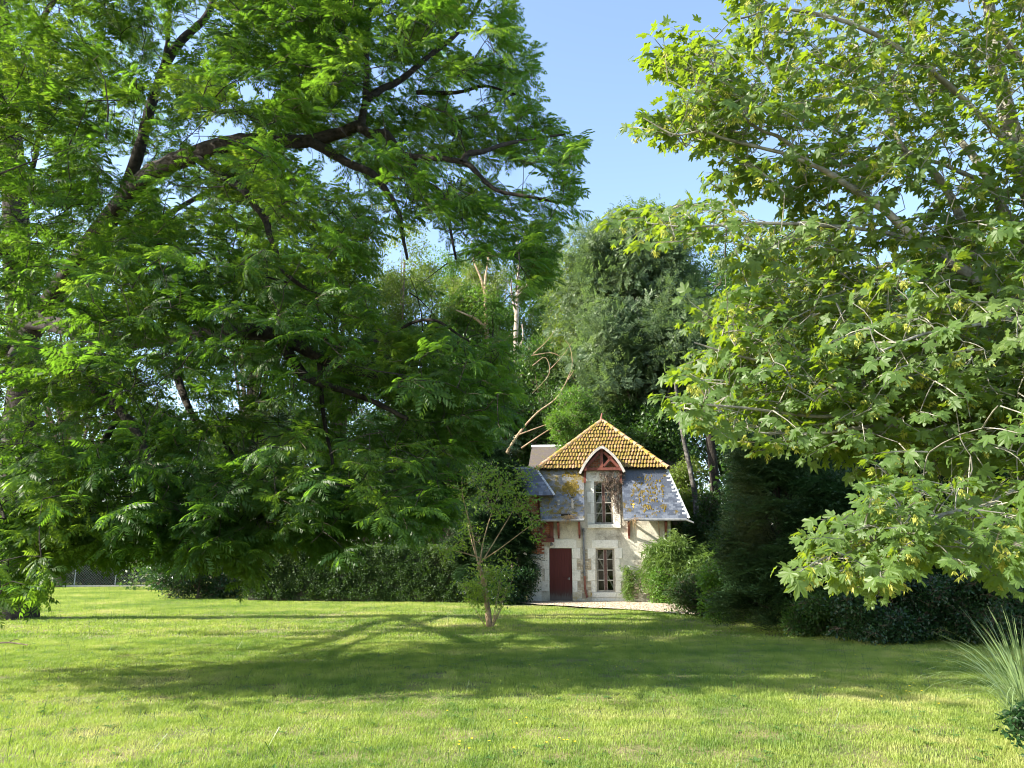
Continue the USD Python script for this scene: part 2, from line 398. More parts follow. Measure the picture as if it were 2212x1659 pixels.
M_void = plain('sooty_wall', (0.012, 0.011, 0.010), (0.02, 0.018, 0.016), 3, 0.95)
M_pipe = plain('pipe_grey', (0.10, 0.11, 0.12), (0.17, 0.18, 0.19), 9, 0.55)
M_rustpipe = plain('pipe_red', (0.15, 0.055, 0.04), (0.22, 0.09, 0.06), 9, 0.7)
M_lamp = plain('lamp_metal', (0.20, 0.20, 0.19), None, rough=0.4, spec=0.6)
M_oldtile = mossy('old_flat_tile', (0.085, 0.072, 0.068), (0.19, 0.16, 0.15), (0.06, 0.055, 0.035), (0.15, 0.125, 0.07), 4.0, 0.5, 0.62, 0.85, 26, 0.4)
M_ridgewhite = plain('ridge_zinc', (0.60, 0.62, 0.63), (0.70, 0.72, 0.73), 6, 0.5)
M_wire = plain('galvanised_wire', (0.30, 0.32, 0.31), None, rough=0.5, spec=0.5)
M_concrete = plain('concrete', (0.38, 0.35, 0.30), (0.52, 0.48, 0.42), 6, 0.95)
M_glass = usdkit.material(stage, L + 'window_glass', {'t': ('transparent_bsdf', {'color': (0.62, 0.65, 0.62)}), 'g': ('glossy_bsdf', {'color': (0.9, 0.9, 0.9), 'roughness': 0.04}),
                                                     'm': ('mix_closure', {'fac': 0.035})},
                          [('t.BSDF', 'm.closure1'), ('g.BSDF', 'm.closure2')], surface='m.closure')

# ------------------------------------------------------------------ the ground
lo = []
for a, b, n in ((-260, -40, 12), (-40, 40, 81), (40, 260, 12)):
    lo += list(np.linspace(a, b, n, endpoint=False))
gx = np.array(lo + [260.0])
gy = np.array(list(np.linspace(-30, 3, 8, endpoint=False)) + list(np.linspace(3, 60, 58, endpoint=False)) + list(np.linspace(60, 320, 14)))


def ground_z(x, y):
    x, y = np.asarray(x, float), np.asarray(y, float)
    p = np.stack([x * 0.35, y * 0.35, 0 * x], -1)
    near = np.clip((31 - y) / 6, 0, 1)
    return (meshkit.fbm(p, 3, 5) - 0.5) * 0.10 * near - 0.03


X, Yg = np.meshgrid(gx, gy)
gv = np.stack([X, Yg, ground_z(X, Yg)], -1).reshape(-1, 3)
nx_, ny_ = len(gx), len(gy)
ii, jj = np.meshgrid(np.arange(ny_ - 1), np.arange(nx_ - 1), indexing='ij')
q = np.stack([ii * nx_ + jj, ii * nx_ + jj + 1, (ii + 1) * nx_ + jj + 1, (ii + 1) * nx_ + jj], -1).reshape(-1, 4)
lw = usdkit.mesh(stage, '/World/lawn', (gv, np.vstack([q[:, [0, 1, 2]], q[:, [0, 2, 3]]])), M_soil, True)
note(lw.GetPrim(), 'wide flat lawn ground in front of the cottage', 'lawn', None, 'structure')

HA = math.radians(6.0)          # the front turns a little to the left
HO = G(1194.22, 1299.41)         # foot of the wall at the door's left
HO = np.array([HO[0], HO[1], 0.0])
ex, ey = np.array([math.cos(HA), -math.sin(HA), 0]), np.array([math.sin(HA), math.cos(HA), 0])


def hl(w):
    d = np.asarray(w, float) - HO
    return np.stack([d @ ex, d @ ey, d[..., 2]], -1)


def hw(l):
    l = np.asarray(l, float)
    return HO + l[..., 0:1] * ex + l[..., 1:2] * ey + l[..., 2:3] * np.array([0, 0, 1.0])


def H(cx, cy, ly=0.0):
    """A point of the house, in its own axes, seen at (cx, cy) of the enlarged view of the front, at depth ly behind the front wall."""
    u, v = (2000 + cx / 1.95125) * 2212 / 4032, (1600 + cy / 1.95176) * 2212 / 4032
    d = ray(u, v)
    o = hl(EYE)
    dl = np.array([d @ ex, d @ ey, d[2]])
    return o + dl * ((ly - o[1]) / dl[1])


def hx(cx, cy, ly=0.0): return H(cx, cy, ly)[0]
def hz(cy, cx=700, ly=0.0): return H(cx, cy, ly)[2]

# ------------------------------------------------------------------ gravel in front of the house
ge = [(1085, 1299), (1130, 1304), (1250, 1312), (1380, 1319), (1480, 1327), (1570, 1331)]
front = [G(u, v) for u, v in ge]
back = [G(1085, 1297.5), G(1130, 1297), G(1250, 1297), G(1380, 1300), G(1480, 1302), G(1570, 1302)]
fr = smooth_path([f[:2] for f in front], 8)
fr = fr + np.c_[np.zeros(len(fr)), (meshkit.fbm(np.c_[fr * 1.3, 0 * fr[:, :1]], 3, 2) - 0.5) * 0.7]
bk = smooth_path([f[:2] for f in back], 8)
gp = np.vstack([np.c_[fr, np.full(len(fr), 0.022)], np.c_[bk, np.full(len(bk), 0.026)]])
n_ = len(fr)
gf = []
for k in range(n_ - 1):
    gf += [[k, k + 1, n_ + k + 1], [k, n_ + k + 1, n_ + k]]
gravel_poly = Polygon(np.vstack([fr, bk[::-1]]))
m = usdkit.mesh(stage, '/World/gravel_path', (gp, np.array(gf)), M_gravel, True)
note(m.GetPrim(), 'strip of pale gravel strewn with dead leaves before the cottage', 'path', None, 'structure')
pv, pf = trimesh.creation.icosphere(0).vertices, trimesh.creation.icosphere(0).faces
T = rng.uniform(gravel_poly.bounds[:2], gravel_poly.bounds[2:], (60000, 2))
T = T[shapely.contains_xy(gravel_poly, T)][:2800]
T = np.c_[T, np.full(len(T), 0.03)]
R = frames(rng.normal(size=(len(T), 3)) * [1, 1, .2], roll=rng.uniform(-.5, .5, len(T)))
v, f = scatter(pv * [1, 0.8, 0.5], pf, R, T, rng.uniform(0.010, 0.028, len(T)))
m = usdkit.mesh(stage, '/World/gravel_stones', (v, f), M_pebble)
note(m.GetPrim(), 'loose pale pebbles and leaf litter lying on the gravel strip', 'gravel', None, 'stuff')

# ------------------------------------------------------------------ the cottage
house = thing('cottage', 'small derelict stone cottage with mossy tiled hip roof, slate skirts and arched dormer', 'house', HO, -HA)
WR = hx(1250, 1200)
WL = -1.02
z_e, z_t = hz(866, 900, -0.62), hz(490, 900, 0.12)
DEP = 5.3
dx0, dx1 = hx(590, 700), hx(872, 700)                 # dormer
zdt = hz(497, 720)
lwx0, lwx1, lwz0, lwz1 = hx(681, 1250), hx(819, 1250), hz(1426, 750), hz(1094, 750)
uwx0, uwx1, uwz0, uwz1 = hx(664, 740), hx(806, 740), hz(903, 735), hz(578, 735)
drx0, drx1, drz1 = hx(318, 1250), hx(492, 1250), hz(1090, 400)


def mbox(x0, x1, y0, y1, z0, z1):
    return manifold3d.Manifold.cube((x1 - x0, y1 - y0, z1 - z0)).translate((x0, y0, z0))


ZW = z_t - 0.35
shell = mbox(WL, WR, 0, DEP, -0.15, ZW) + mbox(dx0, dx1, 0.0, 1.9, ZW - 0.2, zdt + 0.02)
shell -= mbox(WL + 0.35, WR - 0.35, 0.35, DEP - 0.35, -0.05, ZW - 0.1)
shell -= mbox(dx0 + 0.15, dx1 - 0.15, 0.35, 1.75, ZW - 0.4, zdt - 0.1)
for a, b, c, d in ((lwx0, lwx1, lwz0, lwz1), (uwx0, uwx1, uwz0, uwz1), (drx0, drx1, -0.02, drz1)):
    shell -= mbox(a, b, -0.5, 0.6, c, d)
wall_part = part(house, 'wall', shell, M_stucco)


def hbox(name, x0, x1, y0, y1, z0, z1, mat, parent=house, label=None):
    return part(parent, name, box(x0, x1, y0, y1, z0, z1), mat, False, label)


def block(cx0, cy0, cx1, cy1, mat=M_ashlar, yf=-0.022, parent=wall_part, name='dressed_stone', jit=0.006):
    xm, ym = (cx0 + cx1) / 2, (cy0 + cy1) / 2
    part(parent, name, stone(hx(cx0, ym), hx(cx1, ym), hz(cy1, xm), hz(cy0, xm), 0.02, yf, jit, 0.010), mat)


# dressed stone round the door and the two windows
for b in [(358, 1021, 510, 1087), (511, 1030, 526, 1087), (318, 1040, 356, 1087), (493, 1090, 555, 1169), (494, 1171, 527, 1257), (495, 1259, 556, 1340), (497, 1342, 533, 1428),
          (282, 1075, 316, 1160), (262, 1162, 316, 1250), (282, 1252, 316, 1340), (262, 1342, 316, 1420),
          (645, 1028, 846, 1087), (613, 1090, 671, 1169), (640, 1171, 672, 1257), (612, 1259, 672, 1340), (641, 1342, 673, 1428),
          (821, 1090, 877, 1169), (823, 1171, 858, 1257), (827, 1259, 888, 1341), (829, 1343, 871, 1428),
          (648, 1431, 833, 1466), (835, 1431, 888, 1466), (645, 1470, 830, 1507), (832, 1470, 888, 1507), (890, 1478, 960, 1507)]:
    block(*b, yf=-0.05 if b[1] == 1431 else -0.022)
for b in [(499, 1430, 566, 1475), (612, 1431, 646, 1466), (500, 1477, 530, 1503)]:
    block(*b, mat=M_ashlar_stain)
for b in [(600, 500, 716, 573), (718, 500, 866, 573), (634, 575, 662, 655), (608, 657, 662, 738), (634, 740, 662, 824), (608, 826, 662, 903),
          (808, 575, 842, 655), (808, 657, 866, 738), (808, 740, 842, 824), (808, 826, 866, 903)]:
    block(*b)
for b in [(612, 906, 822, 935), (824, 906, 868, 935)]:
    block(*b, yf=-0.09)
for cy in (300,):
    pass
# right corner of the front
for k, cy in enumerate(range(880, 1500, 78)):
    block(1195 if k % 2 else 1215, cy, 1249, cy + 76)


def rubble(cx0, cy0, cx1, cy1, hpx, wpx, keep=lambda x, y: True):
    xm, ym = (cx0 + cx1) / 2, (cy0 + cy1) / 2
    part(wall_part, 'mortar_bed', box(hx(cx0, ym), hx(cx1, ym), -0.004, 0.01, hz(cy1, xm), hz(cy0, xm)), M_mortar)
    y = cy0
    while y < cy1 - 3:
        h = min(hpx * rng.uniform(0.8, 1.3), cy1 - y)
        x = cx0
        while x < cx1 - 3:
            w = min(wpx * rng.uniform(0.6, 1.5), cx1 - x)
            if cx1 - x - w < wpx * 0.4:
                w = cx1 - x
            if keep(x + w / 2, y + h / 2):
                part(wall_part, 'rubble_stone', stone(hx(x + 1.2, ym), hx(x + w - 1.2, ym), hz(y + h - 1.2, xm), hz(y + 1.2, xm), 0.0, -rng.uniform(0.012, 0.032), 0.010, 0.014), M_rubble[rng.integers(3)])
            x += w
        y += h


rubble(532, 1172, 578, 1256, 13, 26); rubble(592, 1100, 611, 1168, 13, 20); rubble(592, 1172, 638, 1256, 13, 24)
rubble(559, 1260, 578, 1340, 13, 20); rubble(592, 1260, 610, 1340, 14, 20); rubble(536, 1344, 638, 1428, 24, 36)
rubble(570, 1432, 610, 1504, 22, 30); rubble(892, 1262, 950, 1340, 18, 30); rubble(876, 1344, 1045, 1428, 20, 38); rubble(892, 1432, 1000, 1476, 24, 50)

# door of upright planks with a weathered foot
door = part(house, 'door', box(drx0, drx1, 0.135, 0.15, 0.03, drz1 - 0.01), M_door)
npl = 9
for k in range(npl):
    w = (drx1 - drx0 - 0.03) / npl
    x = drx0 + 0.015 + k * w
    part(door, 'plank', box(x + 0.004, x + w - 0.004, 0.10 + rng.uniform(0, 0.005), 0.134, 0.035 + rng.uniform(0, .03), drz1 - 0.02), M_door)
zr = hz(1325, 400)
part(door, 'rail', box(drx0 + 0.10, drx1 - 0.02, 0.072, 0.099, zr - 0.03, zr + 0.03), M_door)
part(door, 'handle', cat_mesh([box(drx1 - 0.14, drx1 - 0.09, 0.052, 0.071, zr - 0.05, zr + 0.05), tube([(drx1 - .115, .06, zr + .0), (drx1 - .115, .02, zr), (drx1 - .18, .01, zr - .01)], .012, 6)]), M_lamp)
hbox('threshold', drx0 - 0.05, drx1 + 0.03, -0.12, 0.14, -0.03, 0.028, M_ashlar_stain)


def window(x0, x1, z0, z1, bars, yb=0.10, brace=None):
    fr_ = part(house, 'window', cat_mesh([box(x0, x0 + .045, yb, yb + .07, z0, z1), box(x1 - .045, x1, yb, yb + .07, z0, z1), box(x0 + .045, x1 - .045, yb, yb + .07, z1 - .05, z1), box(x0 + .045, x1 - .045, yb, yb + .07, z0, z0 + .07)]), M_frame)
    xm = (x0 + x1) / 2
    part(fr_, 'mullion', box(xm - .055, xm - .003, yb - .02, yb + .045, z0 + .072, z1 - .052), M_mullion)
    part(fr_, 'mullion', box(xm + .003, xm + .055, yb - .012, yb + .045, z0 + .072, z1 - .052), M_mullion)
    xs = [(x0 + .047, xm - .057), (xm + .057, x1 - .047)]
    for a, b in xs:
        part(fr_, 'stile', box(a, a + .022, yb + .004, yb + .04, z0 + .072, z1 - .052), M_frame)
        part(fr_, 'stile', box(b - .022, b, yb + .004, yb + .04, z0 + .072, z1 - .052), M_frame)
    zs = [z0 + .07] + bars + [z1 - .05]
    for i in range(len(zs) - 1):
        for a, b in xs:
            if i:
                part(fr_, 'glazing_bar', box(a - .004, b + .004, yb - .012, yb + .002, zs[i] - .019, zs[i] + .019), M_brace)
            part(fr_, 'pane', (np.array([[a + .022, yb + .017, zs[i] + .016], [b - .022, yb + .017 + rng.uniform(-.004, .004), zs[i] + .016], [b - .022, yb + .017, zs[i + 1] - .016], [a + .022, yb + .017 + rng.uniform(-.004, .004), zs[i + 1] - .016]]), np.array([[0, 1, 2], [0, 2, 3]])), M_glass)
    for p, q in brace or []:
        part(fr_, 'brace', beam(p, q, 0.055, 0.02), M_brace)
    return fr_


b_ = lambda cy, cx: hz(cy, cx)
window(lwx0, lwx1, lwz0, lwz1, [b_(1337, 750), b_(1259, 750), b_(1176, 750)], brace=[((*H(697, 1165, .3)[:1], .26, hz(1165, 697)), (hx(815, 1400), .26, hz(1400, 815)))])
window(uwx0, uwx1, uwz0, uwz1, [b_(820, 735), b_(739, 735), b_(660, 735)], brace=[((hx(680, 860), .26, hz(862, 680)), (hx(742, 740), .26, hz(735, 742)))])
part(house, 'curtain', (np.array([[hx(700, 660), .4, hz(655, 700)], [hx(722, 720), .4, hz(720, 722)], [hx(705, 740), .4, hz(735, 705)], [hx(790, 740), .42, hz(735, 790)], [hx(770, 660), .42, hz(690, 770)]]), np.array([[0, 1, 2], [1, 3, 4], [1, 2, 3]])), M_frame)
hbox('floor', WL + .36, WR - .36, .36, DEP - .36, hz(985, 700), hz(970, 700), M_dark)

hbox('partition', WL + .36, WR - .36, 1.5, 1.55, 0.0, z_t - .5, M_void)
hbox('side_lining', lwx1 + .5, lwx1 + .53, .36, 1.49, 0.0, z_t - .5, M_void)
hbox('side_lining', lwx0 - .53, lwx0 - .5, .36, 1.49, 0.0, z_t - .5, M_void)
# drain pipe
zp = lambda cy: hz(cy, 585, -.08)
part(house, 'drainpipe', tube([(hx(579, 940, -.08), -.08, zp(938)), (hx(582, 1100, -.08), -.08, zp(1120)), (hx(589, 1310, -.08), -.08, zp(1305))], 0.042, 10), M_pipe)
part(house, 'drainpipe', tube([(hx(589, 1310, -.085), -.085, zp(1303)), (hx(592, 1390, -.085), -.085, zp(1400)), (hx(600, 1440, -.09), -.10, zp(1440)), (hx(610, 1470, -.12), -.14, zp(1468))], 0.046, 10), M_rustpipe, label='rusty red lower length of the drainpipe')
for cy in (960, 1090, 1280):
    part(house, 'pipe_clip', box(hx(573, cy), hx(592, cy), -.13, -.01, zp(cy) - .015, zp(cy) + .015), M_pipe)
part(house, 'wall_lamp', cat_mesh([tube([(hx(335, 1062), -.02, hz(1050, 335)), (hx(335, 1062), -.16, hz(1048, 335))], .012, 6), tube([(hx(332, 1062), -.16, hz(1046, 332)), (hx(335, 1062), -.17, hz(1056, 335)), (hx(340, 1062), -.18, hz(1070, 340))], [.02, .05, .085], 10)]), M_lamp)

# steep slate skirt (lower roof): decks, slates, hip flashing, gutter
EY, TY = -0.62, 0.12
eL, eR = hx(300, 868, EY) - 0.25, hx(1393, 864, EY)
tL, tR = hx(228, 488, TY), hx(1222, 490, TY)
dl, dr = dx0 - 0.015, dx1 + 0.03
over = eR - tR


def quad_slab(a, b, c, d, t, mat, name, parent=house, label=None):
    """Four corners (counter-clockwise from outside) as a plate of thickness t inwards."""
    p = np.array([a, b, c, d], float)
    n = unit(np.cross(p[1] - p[0], p[3] - p[0]))
    v = np.vstack([p, p - n * t])
    f = [[0, 1, 2], [0, 2, 3], [4, 6, 5], [4, 7, 6]]
    for k in range(4):
        l = (k + 1) % 4
        f += [[k, 4 + k, 4 + l], [k, 4 + l, l]]
    return part(parent, name, (v, np.array(f)), mat, False, label)


def lerp(a, b, t): return np.asarray(a, float) * (1 - t) + np.asarray(b, float) * t


slope = lambda t: EY + (TY - EY) * t
zz = lambda t: z_e + (z_t - z_e) * t
skirt_l = quad_slab((eL, EY, z_e), (dl, EY, z_e), (dl, TY, z_t), (tL, TY, z_t), 0.05, M_deck, 'slate_skirt', label='left slate skirt with lichen, slipped slates and a moss cushion')
skirt_r = quad_slab((dr, EY, z_e), (eR, EY, z_e), (tR, TY, z_t), (dr, TY, z_t), 0.05, M_deck, 'slate_skirt', label='right slate skirt with moss tufts and limewashed hip edge')
quad_slab((eR + .001, EY, z_e), (eR + .001, DEP - EY, z_e), (tR + .001, DEP - TY, z_t), (tR + .001, TY, z_t), 0.05, M_slate_old, 'side_skirt')
quad_slab((eL - .001, DEP - EY, z_e), (eL - .001, EY, z_e), (tL - .001, TY, z_t), (tL - .001, DEP - TY, z_t), 0.05, M_slate_old, 'side_skirt')
quad_slab((eR, DEP - EY, z_e), (eL, DEP - EY, z_e), (tL, DEP - TY, z_t), (tR, DEP - TY, z_t), 0.05, M_slate_old, 'rear_skirt')


def slates(parent, bl, br, tl, tr, rows, width, mats, white=None, limit=150, holes=(), rest_mat=M_slate_all, drop=0.0):
    n = unit(np.cross(np.subtract(br, bl), np.subtract(tl, bl)))
    sd = unit(np.subtract(lerp(tl, tr, .5), lerp(bl, br, .5)) - 0)
    ax = unit(np.subtract(br, bl))
    sd = unit(np.cross(n, ax))
    rh = abs((np.subtract(tl, bl) @ sd)) / rows
    got, rest = 0, []
    for r in range(rows):
        a, b = lerp(bl, tl, (r + .5) / rows), lerp(br, tr, (r + .5) / rows)
        Lr = np.linalg.norm(b - a)
        x = -(width / 2 if r % 2 else 0)
        while x < Lr:
            x0, x1 = max(x, 0), min(x + width, Lr)
            x += width
            if x1 - x0 < width * 0.25:
                continue
            tcx = (x0 + x1) / 2 / Lr
            th = (r + .5) / rows
            if any(h0 < tcx < h1 and v0 < th < v1 for h0, h1, v0, v1 in holes):
                continue
            last = white is not None and (Lr - x1 < 0.02) and r % 2 == 0
            j = rng.uniform(-1, 1)
            c = a + ax * (x0 + x1) / 2 + n * (0.014 + rng.uniform(0, .004)) + sd * (rh * 0.35 + j * drop)
            tilt = unit(n * 1.0 - sd * 0.10)
            s2 = unit(np.cross(tilt, ax)); 
            rot = rng.normal(0, drop * 1.3 if drop else 0.006)
            ax2 = ax * math.cos(rot) + s2 * math.sin(rot); s3 = np.cross(tilt, ax2)
            m_ = slab(c, ax2, s3, tilt, (x1 - x0) - 0.006, rh * 1.7, 0.008)
            if last:
                m_ = slab(c + tilt * .003, ax2, s3, tilt, (x1 - x0) - 0.006, rh * 1.05, 0.012)
                part(parent, 'slate', m_, M_slate_white, label='limewashed white slate at the hip')
            elif got < limit:
                part(parent, 'slate', m_, mats[rng.integers(len(mats))]); got += 1
            else:
                rest.append(m_)
    if rest:
        part(parent, 'slates', cat_mesh(rest), rest_mat, kind='stuff')


slates(skirt_r, (dr, EY, z_e), (eR - .03, EY, z_e), (dr, TY, z_t), (tR - .03, TY, z_t), 27, 0.165, M_slate, white=True, limit=270)
slates(skirt_l, (eL, EY, z_e), (dl, EY, z_e), (tL, TY, z_t), (dl, TY, z_t), 27, 0.150, [M_slate[0], M_slate[1], M_slate_old, M_slate_old], limit=150, drop=0.006, rest_mat=M_slate_old,
       holes=((.46, .72, 0.02, 0.10), (.38, .44, .25, .42), (.70, .76, .20, .43)))
nsk = unit(np.cross((1, 0, 0), (0, TY - EY, z_t - z_e)))
part(skirt_l, 'missing_slate_patch', cat_mesh([slab(np.array([lerp(eL, dl, fx), slope(fz), zz(fz)]) + nsk * .012, (1, 0, 0), unit((0, TY - EY, z_t - z_e)), nsk, w, h, .01) for fx, fz, w, h in ((.41, .33, .10, .34), (.73, .31, .10, .46))]), M_slate_warm)
# moss cushions and an orange lichen patch
bv, bf = trimesh.creation.icosphere(2).vertices, trimesh.creation.icosphere(2).faces


def cushion(parent, cx, cy, rx, rz, th, mat, name='moss_cushion', seed=0):
    t_ = (hz(cy, cx, -.3) - z_e) / (z_t - z_e)
    c = np.array([H(cx, cy, slope(t_))[0], slope(t_), zz(t_)]) + nsk * .02
    d = bv * (0.75 + 0.6 * meshkit.fbm(bv * 2.2 + seed, 3, seed)[:, None])
    sd = unit((0, TY - EY, z_t - z_e))
    v = c + d[:, 0:1] * rx * np.array([1, 0, 0]) + d[:, 1:2] * rz * sd + d[:, 2:3] * th * nsk
    part(parent, name, (v, bf), mat, True)


tufts, tufts_l = [], []
for k in range(430):
    left_ = k >= 150
    if left_:
        cx, cy = (rng.normal(482, 30), rng.normal(628, 26)) if k < 390 else (rng.normal(470, 50), rng.normal(522, 12))
        if abs(cx - 482) > 62 or cy > 690:
            continue
    else:
        cx, cy = rng.normal(1090, 80), rng.normal(680, 100)
        if not (905 < cx < 1225 and 510 < cy < 850):
            continue
    t_ = (hz(cy, cx, -.3) - z_e) / (z_t - z_e)
    c = np.array([H(cx, cy, slope(t_))[0], slope(t_), zz(t_)]) + nsk * .022
    s_ = rng.uniform(.5, 1.3)
    d = trimesh.creation.icosphere(1)
    v = d.vertices * (0.7 + 0.6 * rng.random((len(d.vertices), 1)))
    (tufts_l if left_ else tufts).append((c + v[:, 0:1] * .035 * s_ * np.array([1, 0, 0]) + v[:, 1:2] * .045 * s_ * unit((0, TY - EY, z_t - z_e)) + v[:, 2:3] * .016 * nsk, d.faces))
part(skirt_r, 'moss_tufts', cat_mesh(tufts), M_moss, kind='stuff')
part(skirt_l, 'moss_tufts', cat_mesh(tufts_l), M_moss, kind='stuff')
cushion(skirt_r, 965, 757, .055, .035, .012, M_lichen, 'lichen_patch', 8); cushion(skirt_r, 964, 774, .03, .04, .012, M_lichen, 'lichen_patch', 9)
part(skirt_r, 'hip_flashing', beam((eR + .0, EY - .0, z_e + .02), (tR, TY, z_t + .02), .09, .03, nsk), M_zinc)
part(house, 'gutter', tube([(eL, EY - .05, z_e - .03), (dl - .02, EY - .05, z_e - .035)], .055, 8), M_gutter)
part(house, 'gutter', tube([(dr, EY - .05, z_e - .03), (eR - .35, EY - .05, z_e - .035), (eR - .12, EY - .05, z_e - .04), (eR + .16, EY - .08, z_e - .16)], [.055, .055, .045, .03], 8), M_gutter, label='right gutter with its loose end hanging down')
for cx in (387, 548, 930, 1215):
    x = hx(cx, 930, -.3)
    za = hz(992, cx)
    part(house, 'bracket', cat_mesh([beam((x, -.03, za), (x, EY + .10, z_e - .10), .075, .085, (1, 0, 0)), box(x - .035, x + .035, -.09, -.002, za - .12, z_e + .02), box(x - .036, x + .036, EY + .02, -.09, z_e - .085, z_e - .01)]), M_timber)
x = hx(1158, 930, -.3)
part(house, 'pole', tube([(x, -.35, z_e), (x + .02, -.3, hz(1010, 1158))], .03, 6), M_bark_tan)

# tiled pyramid
bL, bR, bz, by = hx(214, 487, .0), hx(1233, 487, .0), z_t + 0.03, -0.02
apx = (bL + bR) / 2
hd = (bR - bL) / 2
apex = np.array([hx(722, 110, by + hd), by + hd, hz(112, 722, by + hd)])
cor = np.array([[bL, by, bz], [bR, by, bz], [bR, by + 2 * hd, bz], [bL, by + 2 * hd, bz], apex])
roof = part(house, 'tiled_roof', (cor, np.array([[0, 1, 4], [1, 2, 4], [2, 3, 4], [3, 0, 4], [0, 2, 1], [0, 3, 2]])), M_deck)


def roll_tile(w, h, seg=6):
    """A roll-moulded tile: x across, y up the slope, z out; the lower end stands proud."""
    a = np.linspace(0, 1, seg)
    prof = 0.046 * np.sin(np.pi * np.clip((a - 0.08) / 0.84, 0, 1)) ** 0.8
    v = []
    for y, lift in ((-h * .54, .060), (h * .60, .004)):
        v += [[(t - .5) * w, y, lift + p] for t, p in zip(a, prof)]
    v += [[(t - .5) * w, -h * .55, .002] for t in a]
    v = np.array(v)
    f = []
    for k in range(seg - 1):
        f += [[k, k + 1, seg + k + 1], [k, seg + k + 1, seg + k]]
    return v[:2 * seg], np.array(f)


def tile_face(a, b, top, rows, w, limit, mats):
    ax = unit(b - a)
    n = unit(np.cross(b - a, top - a))
    sd = np.cross(n, ax)
    hgt = (top - a) @ sd
    rh = hgt / rows
    got, rest = 0, []
    for r in range(rows):
        t = (r + .5) / rows
        l_, r_ = lerp(a, top, t) , lerp(b, top, t)
        Lr = np.linalg.norm(r_ - l_)
        k = max(1, int(round(Lr / w)))
        for i in range(k):
            c = l_ + ax * (Lr * (i + .5) / k + rng.normal(0, .006)) + n * rng.uniform(0.0, .022) + sd * rng.normal(0, .012)
            rot = rng.normal(0, .03)
            A = np.array([ax * math.cos(rot) + sd * math.sin(rot), sd * math.cos(rot) - ax * math.sin(rot), n])
            v, f = roll_tile(w * 0.99, rh)
            m_ = (v @ A + c, f)
            if got < limit:
                part(roof, 'roof_tile', m_, mats[rng.integers(len(mats))], 60); got += 1
            else:
                rest.append(m_)
    if rest:
        part(roof, 'roof_tiles', cat_mesh(rest), mats[0], kind='stuff')


tile_face(cor[0], cor[1], cor[4], 13, 0.128, 300, M_tile)
tile_face(cor[1], cor[2], cor[4], 13, 0.26, 0, M_tile)
tile_face(cor[3], cor[0], cor[4], 13, 0.26, 0, M_tile)


def half_round(p, q, r0, r1, up):
    ax = unit(q - p); u_ = unit(up - ax * (up @ ax)); s_ = np.cross(ax, u_)
    ang = np.linspace(-.25, np.pi + .25, 8)
    ring = lambda c, r: [c + r * (math.cos(t) * s_ + math.sin(t) * u_) for t in ang]
    v = np.array(ring(p, r0) + ring(q, r1) + ring(p, r0 - .02))
    f = []
    for k in range(7):
        f += [[k, k + 1, 8 + k + 1], [k, 8 + k + 1, 8 + k], [k, 16 + k + 1, k + 1], [k, 16 + k, 16 + k + 1]]
    return v, np.array(f)


for a, label in ((cor[0], None), (cor[1], None)):
    for k in range(11):
        p, q = lerp(a, apex, k / 11), lerp(a, apex, (k + 1.15) / 11)
        part(roof, 'hip_tile', half_round(p + rng.normal(0, .006, 3), q, .125, .095, np.array([0, 0, 1.0])), M_hiptile, 50)
part(roof, 'finial', tube([apex + [0, 0, -.06], apex + [0, 0, .05], apex + [-.03, 0, .12], apex + [.01, 0, .36]], [.15, .11, .04, .03], 8, .1, 3), M_rustpipe, True)

# arched dormer gable
arch_px = [(543, 514), (560, 482), (585, 436), (620, 388), (664, 340), (720, 306), (776, 338), (826, 384), (862, 430), (886, 470), (903, 502)]
arch = smooth_path([(hx(a, b, -.34), hz(b, a, -.34)) for a, b in arch_px], 4)


def strip(line, y0, y1, t, nrm_in=True):
    """The dormer's curved roof: line in (x, z), swept from y0 to y1, thickness t downwards."""
    tg = unit(np.gradient(line, axis=0)); nr = np.c_[-tg[:, 1], tg[:, 0]]
    inner = line - nr * t
    n = len(line)
    v = []
    for y in (y0, y1):
        v += [[p[0], y, p[1]] for p in line] + [[p[0], y, p[1]] for p in inner]
    f = []
    for k in range(n - 1):
        o, i_, o2, i2 = k, n + k, 2 * n + k, 3 * n + k
        f += [[o, o2, o2 + 1], [o, o2 + 1, o + 1], [i_, i_ + 1, i2 + 1], [i_, i2 + 1, i2], [o, o + 1, i_ + 1], [o, i_ + 1, i_], [o2, i2, i2 + 1], [o2, i2 + 1, o2 + 1]]
    for k in (0, n - 1):
        f += [[k, n + k, 3 * n + k], [k, 3 * n + k, 2 * n + k]]
    return np.array(v), np.array(f)


